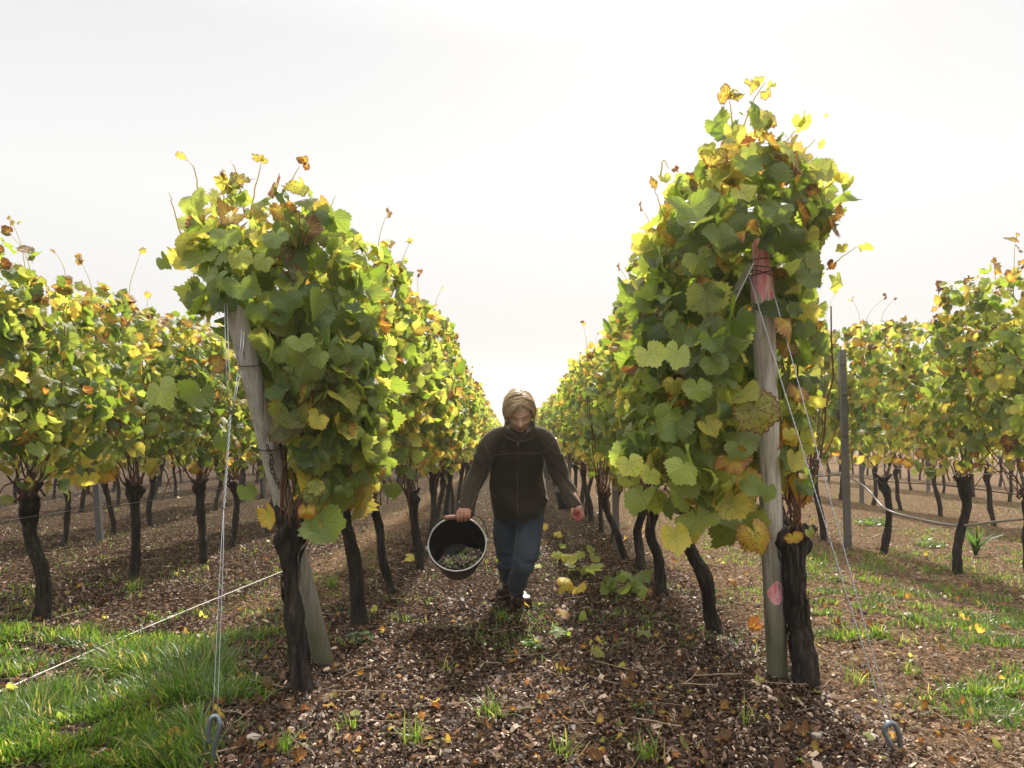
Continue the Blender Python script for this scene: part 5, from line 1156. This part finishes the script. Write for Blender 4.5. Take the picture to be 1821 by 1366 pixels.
# --- jeans
jn = MB(); loft(jn, [T(923, 870, 4.49, .135, .10), T(923, 893, 4.51, .160, .115), T(922, 912, 4.53, .150, .105), T(921, 925, 4.54, .10, .08)], 44, 2.5, 20)
for LG in (FL, BL): limb(jn, LG, 28, 34)
nme = remesh(jn, .0065, 4)
def nw(v):
    x, y, z = v.T; k = np.exp(-((z + .08) / .10) ** 2); s = .004 * vn(x * 14, y * 14, z * 10, 41) + k * .010 * vn(x * 10, y * 10, z * 34 + 6 * x, 42)
    c = np.clip((-.16 - z) * 10, 0, 1); s += c * .013 * vn(x * 8, y * 8, z * 38, 43); return s + .007 * vn(x * 6 + z * 9, y * 6, z * 9, 44)
link('jeans', wrinkle(nme, nw), person); nme.materials.append(M['denim'])
jb = BVHTree.FromPolygons([tuple(p) for p in (vget(nme) + ORG)], [tuple(p.vertices) for p in nme.polygons])
q = []
for a, b, _ in curve([[919, 922, 0], [918, 950, 0], [914, 980, 0], [909, 1005, 0], [905, 1030, 0]], 40):
    d = Vector(P(a, b, 1.0) - np.array([0, 0, CAMZ])).normalized(); h = jb.ray_cast(Vector((0, 0, CAMZ)), d)
    if h[0] is not None and (not q or abs(h[0][1] - q[-1][1] - ORG[1]) < .06): q.append(np.array(h[0] - d * .0005) - ORG)
mb = MB(); tube(mb, np.array(q), .0013, 5); mb.obj('seam', simple('denim_thread', (.16, .17, .18), .8, 0, 90, .2), bpy.data.objects['jeans'])
# --- boots
def boot(ank, toe, name='boot'):
    A = P(*ank); Tt = P(*toe); Tt[2] = float(gz(Tt[0], Tt[1])) + .045; heel = A + (A - Tt) * .22; heel[2] = float(gz(heel[0], heel[1])) + .05
    d = Tt - heel; side = np.cross(d, [0, 0, 1]); side /= np.linalg.norm(side)
    mb = MB(); loft(mb, [(heel + [0, 0, .0], .024, .030), (heel + d * .1 + [0, 0, .005], .036, .046), (heel + d * .35 + [0, 0, .012], .041, .055), (heel + d * .62, .045, .044), (heel + d * .85 - [0, 0, .004], .049, .034), (Tt - [0, 0, .006], .042, .027), (Tt + d * .06 - [0, 0, .010], .022, .018)], 28, 2.3, 30, xdir=side)
    tube(mb, curve([heel + d * .22 + [0, 0, .03], A + [0, 0, .01], A + [0, -.01, .07]], 10), [.046] * 5 + [.048] * 5, 22)
    me = remesh(mb, .004, 3); v = vget(me); nn = nget(me); v += nn * (.0018 * vn(v[:, 0] * 60, v[:, 1] * 60, v[:, 2] * 60, 3))[:, None]; gr = gz(v[:, 0], v[:, 1]) + .012; v[:, 2] = np.maximum(v[:, 2], gr)
    vset(me, v - ORG); me.materials.append(M['leather']); b = link(name, me, person)
    mb = MB(); sp = np.array([heel + d * t_ for t_ in np.linspace(-.03, 1.08, 24)]); sp[:, 2] = gz(sp[:, 0], sp[:, 1]) + .014; w = np.interp(np.linspace(0, 1, 24), [0, .06, .3, .5, .8, .95, 1], [.018, .034, .038, .038, .050, .038, .012])
    V = []
    for i in range(24):
        for s_ in (-1, 1):
            for h_ in (-.008, .014): V.append(sp[i] + side * w[i] * s_ * 1.06 + [0, 0, h_])
    idx = np.arange(96).reshape(24, 4)[:, [0, 1, 3, 2]]; nx = np.roll(idx, -1, 1)
    mb.add(np.array(V) - ORG, [np.stack([idx[:-1], nx[:-1], nx[1:], idx[1:]], -1).reshape(-1, 4), idx[0][None], idx[-1][::-1][None]]); mb.obj('sole', M['sole'], b)
    mb = MB()
    for k in range(4):
        c = heel + d * (.42 + .09 * k) + [0, 0, .064 - .010 * k]; tube(mb, curve([c - side * .030 - [0, 0, .006], c + [0, 0, .004], c + side * .030 - [0, 0, .006]], 7) - ORG, .0024, 6)
    mb.obj('laces', M['piping'], b)
boot((922, 1052, 4.72), (936, 1072, 4.585)); boot((902, 1043, 4.97), (894, 1058, 4.83))
# --- hair
def hair():
    rng = np.random.default_rng(3); mb = MB(); E = np.array([.081, .103, .118])
    def col(k, n_=1): base = np.array([.2, .13, .07]) * (1 - k) + np.array([.50, .36, .20]) * k; return np.array([[*base, 1]])
    # under-layer
    th = np.linspace(.01, np.pi * .72, 60); ph = np.linspace(0, 2 * np.pi, 72, endpoint=False); TH, PH = np.meshgrid(th, ph, indexing='ij')
    x, y, z = np.sin(TH) * np.sin(PH), np.sin(TH) * np.cos(PH), np.cos(TH)
    lim = np.where(y > .05, .72 - 1.15 * np.clip(np.abs(x) - .42, 0, 1), -.55); keep = z > lim
    V = np.stack([x * E[0], y * E[1], z * E[2]], -1) * (1 + .02 * vn(x * 5, y * 5, z * 5, 3))[..., None]; idx = np.arange(60 * 72).reshape(60, 72); nx = np.roll(idx, -1, 1)
    kk = keep[:-1] & keep[1:] & np.roll(keep, -1, 1)[:-1]
    q = np.stack([idx[:-1], idx[1:], nx[1:], nx[:-1]], -1)[kk]
    mb.add(HC + V.reshape(-1, 3) @ HM - ORG, q, hcol=col(.18))
    def dirn(v): v = np.asarray(v, float); return v / np.linalg.norm(v)
    for i in range(1500):
        t_ = rng.random() ** .9; ang = R(44) - t_ * R(132)      # along the parting from the forehead to the back
        p0 = dirn([.27 * (1 - .5 * t_) + rng.normal(0, .012), math.cos(R(90) - ang) if 0 else math.sin(ang), math.cos(ang)])
        s = -1 if rng.random() < .58 else 1
        if s < 0: fwd = .46 - 1.4 * t_; e = dirn([-1, fwd + rng.normal(0, .13), -.06 - .25 * t_ + rng.normal(0, .10)])
        else: fwd = .22 - 1.1 * t_; e = dirn([1, fwd + rng.normal(0, .08), -.12 - .2 * t_ + rng.normal(0, .10)])
        if t_ > .75: e = dirn([s * .5, -1, -.5 + rng.normal(0, .15)])
        w = math.acos(np.clip(p0 @ e, -1, 1)); u = np.linspace(0, 1, 12)[:, None]
        d = (np.sin((1 - u) * w) * p0 + np.sin(u * w) * e) / math.sin(w); lift = 1.02 + .045 * np.sin(u * np.pi) + .045 * rng.random() + .02 * math.sin(t_ * 30 + s)
        c = d * E * lift; c[:, 2] += .01 * np.sin(u[:, 0] * 3) * (s < 0); c += rng.normal(0, .0015, c.shape).cumsum(0)
        k = np.clip(rng.normal(.68, .34) + .38 * math.sin(t_ * 22 + (2 if s > 0 else 0)), 0, 1); kk_ = np.linspace(.55, 1.1, 12)[:, None] * k
        n0 = mb.n; r = .0011 + .0011 * rng.random(); tube(mb, HC + c @ HM - ORG, r * np.linspace(1, .45, 12), 4, caps=False)
        cc = np.array([.15, .095, .05]) * (1 - kk_) + np.array([.84, .66, .42]) * kk_; cc = np.repeat(np.hstack([cc, np.ones((12, 1))]), 4, 0)
        mb.a.setdefault('hcol', []).append((n0, cc))
    for i in range(140):   # flyaway strands over the crown
        a_ = rng.random() * 6.28; d0 = dirn([.2 + rng.normal(0, .3), rng.normal(.2, .6), 1]); s = rng.choice((-1, 1)); d1 = dirn(d0 + np.array([s * (.5 + rng.random()), rng.normal(0, .3), -.3 - .4 * rng.random()])); u = np.linspace(0, 1, 8)[:, None]
        c = (d0 * (1 - u) + d1 * u); c /= np.linalg.norm(c, axis=1)[:, None]; c = c * E * (1.05 + .09 * rng.random() * np.sin(u * 2.6) + .05 * rng.random()); n0 = mb.n
        tube(mb, HC + c @ HM - ORG, np.linspace(.0011, .0004, 8), 3, caps=False); k = rng.random(); mb.a['hcol'].append((n0, np.tile([.35 + .35 * k, .25 + .27 * k, .13 + .17 * k, 1], (24, 1))))
    for i in range(160):   # loose ends at the nape and temples
        s = rng.choice((-1, 1)); b = np.array([s * .074, .02 - .05 * rng.random(), .0 + .03 * rng.normal()]); l = .035 + .03 * rng.random()
        c = curve([b, b + [s * .010, .004, -l * .5], b + [s * (.006 + .01 * rng.normal()), .010 * rng.normal(), -l]], 6); n0 = mb.n
        tube(mb, HC + c @ HM - ORG, np.linspace(.0012, .0004, 6), 3, caps=False); k = rng.random(); cc = np.tile([.2 + .25 * k, .13 + .18 * k, .07 + .09 * k, 1], (18, 1)); mb.a['hcol'].append((n0, cc))
    n = NT('hair'); at = n.n('Attribute'); at.attribute_name = 'hcol'; M['hair'] = n.done(n.bsdf(at.outputs['Color'], .42, None, .5))
    mb.obj('hair', M['hair'], person)
hair()
# --- pruning shears in the hand on the right
t = thing('pruning_shears', 'slim dark pruning shears held pointing down in her lowered hand', 'shears', k2)
sh = P(1027, 912, 4.065) - k2; tip_ = P(1034, 944, 4.02) - k2
mb = MB(); tube(mb, curve([sh + [-.004, 0, .012], sh + [-.010, -.004, -.02], sh * .5 + tip_ * .5 + [.002, 0, 0]], 10), [.005] * 10, 8); mb.obj('handle', simple('red_grip', (.35, .03, .04), .4, 0, 50, .2), t)
mb = MB(); tube(mb, curve([sh + [.010, 0, .012], sh + [.010, -.004, -.02], sh * .5 + tip_ * .5 - [.002, 0, 0]], 10), [.0045] * 10, 8); mb.obj('handle', bpy.data.materials['red_grip'], t)
mb = MB(); tube(mb, curve([sh * .55 + tip_ * .45, sh * .2 + tip_ * .8 + [.003, 0, 0], tip_], 10), np.linspace(.0055, .0012, 10), 8, flat=.4); mb.obj('blade', M['rust'], t)

# --- the carried bucket
def bucket():
    C0 = P(813, 967, 4.10); nrm = np.array([.03, -.80, .60]); nrm /= np.linalg.norm(nrm)
    Xb = np.array([.97, .0, .20]); Xb -= nrm * (Xb @ nrm); Xb /= np.linalg.norm(Xb); Yb = np.cross(nrm, Xb); H = .245
    Mx = np.stack([Xb, Yb, nrm], 1)      # local -> world
    tt = thing('bucket', 'black harvest bucket with grapes, tilted open to the viewer in her hand', 'bucket', C0 - nrm * H)
    bd = link('bucket_body', bucket_mesh(.162, .116, H, M['bucket'], Mx=Mx), tt)
    a = np.linspace(0, 2 * np.pi, 65); mb = MB(); tube(mb, nrm * (H + .001) + .162 * (np.cos(a)[:, None] * Xb + np.sin(a)[:, None] * Yb), .0052, 10, caps=False); mb.obj('rim', M['bucket_rim'], tt)
    off = C0 - nrm * H
    for s in (-1, 1):
        mb = MB(); p = nrm * (H - .012) + Xb * s * .166; tube(mb, [p - Xb * s * .006, p + Xb * s * .010], .017, 14); mb.obj('handle_lug', M['bucket_rim'], tt)
    pl = C0 - nrm * .012 - Xb * .174; pr = C0 - nrm * .012 + Xb * .174; g0 = GC - GX * .085; g1 = GC + GX * .085
    mb = MB(); tube(mb, curve([pl, pl + [.006, -.01, .045], pl * .35 + g0 * .65 + [-.02, 0, .018], g0, GC, g1, pr * .35 + g1 * .65 + [.02, 0, .022], pr + [-.004, -.01, .045], pr], 60) - off, .0030, 8); mb.obj('bail', M['rust'], tt)
    mb = MB(); p = np.linspace(-.082, .066, 14)[:, None]; tube(mb, GC + GX * p - off, [.010] + [.0135] * 12 + [.010], 16); mb.obj('grip', simple('grip_wood', (.30, .15, .11), .45, 0, 40, .3), tt)
    # grapes, a lone leaf
    rng = np.random.default_rng(12); n_ = NT('grape'); at = n_.n('Attribute'); at.attribute_name = 'gcol'
    M['grape'] = n_.done(n_.bsdf(at.outputs['Color'], .42, None, .5, Subsurface_Weight=.2, Subsurface_Scale=.006))
    th = np.linspace(.05, np.pi - .05, 9); pr_ = np.stack([np.sin(th), -np.cos(th)], -1)
    lab = ['greenish grape bunch in the middle of the tilted bucket', 'dusky purple grape bunch at the right inside the bucket', 'small high green bunch leaning on the bucket back', 'mixed green and pink bunch low at the right rim', 'shadowed bunch at the left inside the bucket', 'purple-brown bunch lowest against the front rim', 'green and grey bunch low at the left rim']
    sp = [(.005, .095, .075, .12), (.085, .075, .085, .7), (.065, .035, .14, .15), (.055, .120, .045, .25), (-.075, .09, .09, .5), (-.005, .130, .040, .6), (-.050, .125, .050, .2)]
    down = -Yb if (Yb @ np.array([0, 0, 1])) > 0 else Yb
    for (u, v, w, pur), lb in zip(sp, lab):
        mb = MB(); cc = C0 + Xb * u + down * (v - .028) - nrm * w
        for k in range(75):
            o = rng.normal(0, 1, 3); o /= np.linalg.norm(o); o *= rng.random() ** .35 * np.array([1, 1, 1]); q = Xb * o[0] * .050 + down * o[1] * .034 + nrm * o[2] * .036
            r = .0078 + .0018 * rng.random(); g = rng.random(); pp = rng.random() < pur
            col = (np.array([.16, .085, .10]) * (.5 + .9 * g)) if pp else np.array([.24, .27, .11]) * (.5 + .8 * g)
            lathe(mb, pr_ * r, 10, center=q, gcol=np.array([[*col, 1]]))
        tube(mb, curve([nrm * 0, nrm * .03 + Xb * .01, nrm * .05 + Xb * .02], 5), .002, 5, gcol=np.array([[.12, .10, .04, 1]]))
        o = mb.obj('grape_bunch', M['grape']); o.location = cc; tag(o, lb, 'grapes', 'grape bunches in the bucket')
    mb = MB(); rg_ = np.random.default_rng(9)
    add_leaves(mb, np.zeros((1, 3)), nrm[None] + [[.2, 0, 0]], np.array([[.5, 0, -.8]]), np.array([.014]), np.array([.84]), np.array([.6]), np.array([.5]), 0, rg_, False)
    o = mb.obj('small_leaf', M['leaf']); o.location = C0 + Xb * .0 - down * .06 - nrm * .215; tag(o, 'small yellow-brown leaf stuck inside the bucket, high at its back', 'leaf')
bucket()
# ------------------------------------------------------------------ haze
def haze():
    mb = MB(); x0, x1, y0, y1, z0, z1 = -115., 115., -16., 235., -21., 4.2
    v = [[x0, y0, z0], [x1, y0, z0], [x1, y1, z0], [x0, y1, z0], [x0, y0, z1], [x1, y0, z1], [x1, y1, z1], [x0, y1, z1]]
    mb.add(v, np.array([[3, 2, 1, 0], [4, 5, 6, 7], [0, 1, 5, 4], [1, 2, 6, 5], [2, 3, 7, 6], [3, 0, 4, 7]]))
    n = NT('haze'); pv = n.n('VolumePrincipled'); pv.inputs['Density'].default_value = HAZE; pv.inputs['Color'].default_value = (0.98, 0.98, 0.97, 1)
    pv.inputs['Anisotropy'].default_value = 0.5
    n.L(pv.outputs[0], n.out.inputs[1])
    tag(mb.obj('haze', n.m, smooth=False), 'pale morning haze over the vineyard', 'haze', kind='stuff')
HAZE = 0.0017
haze()
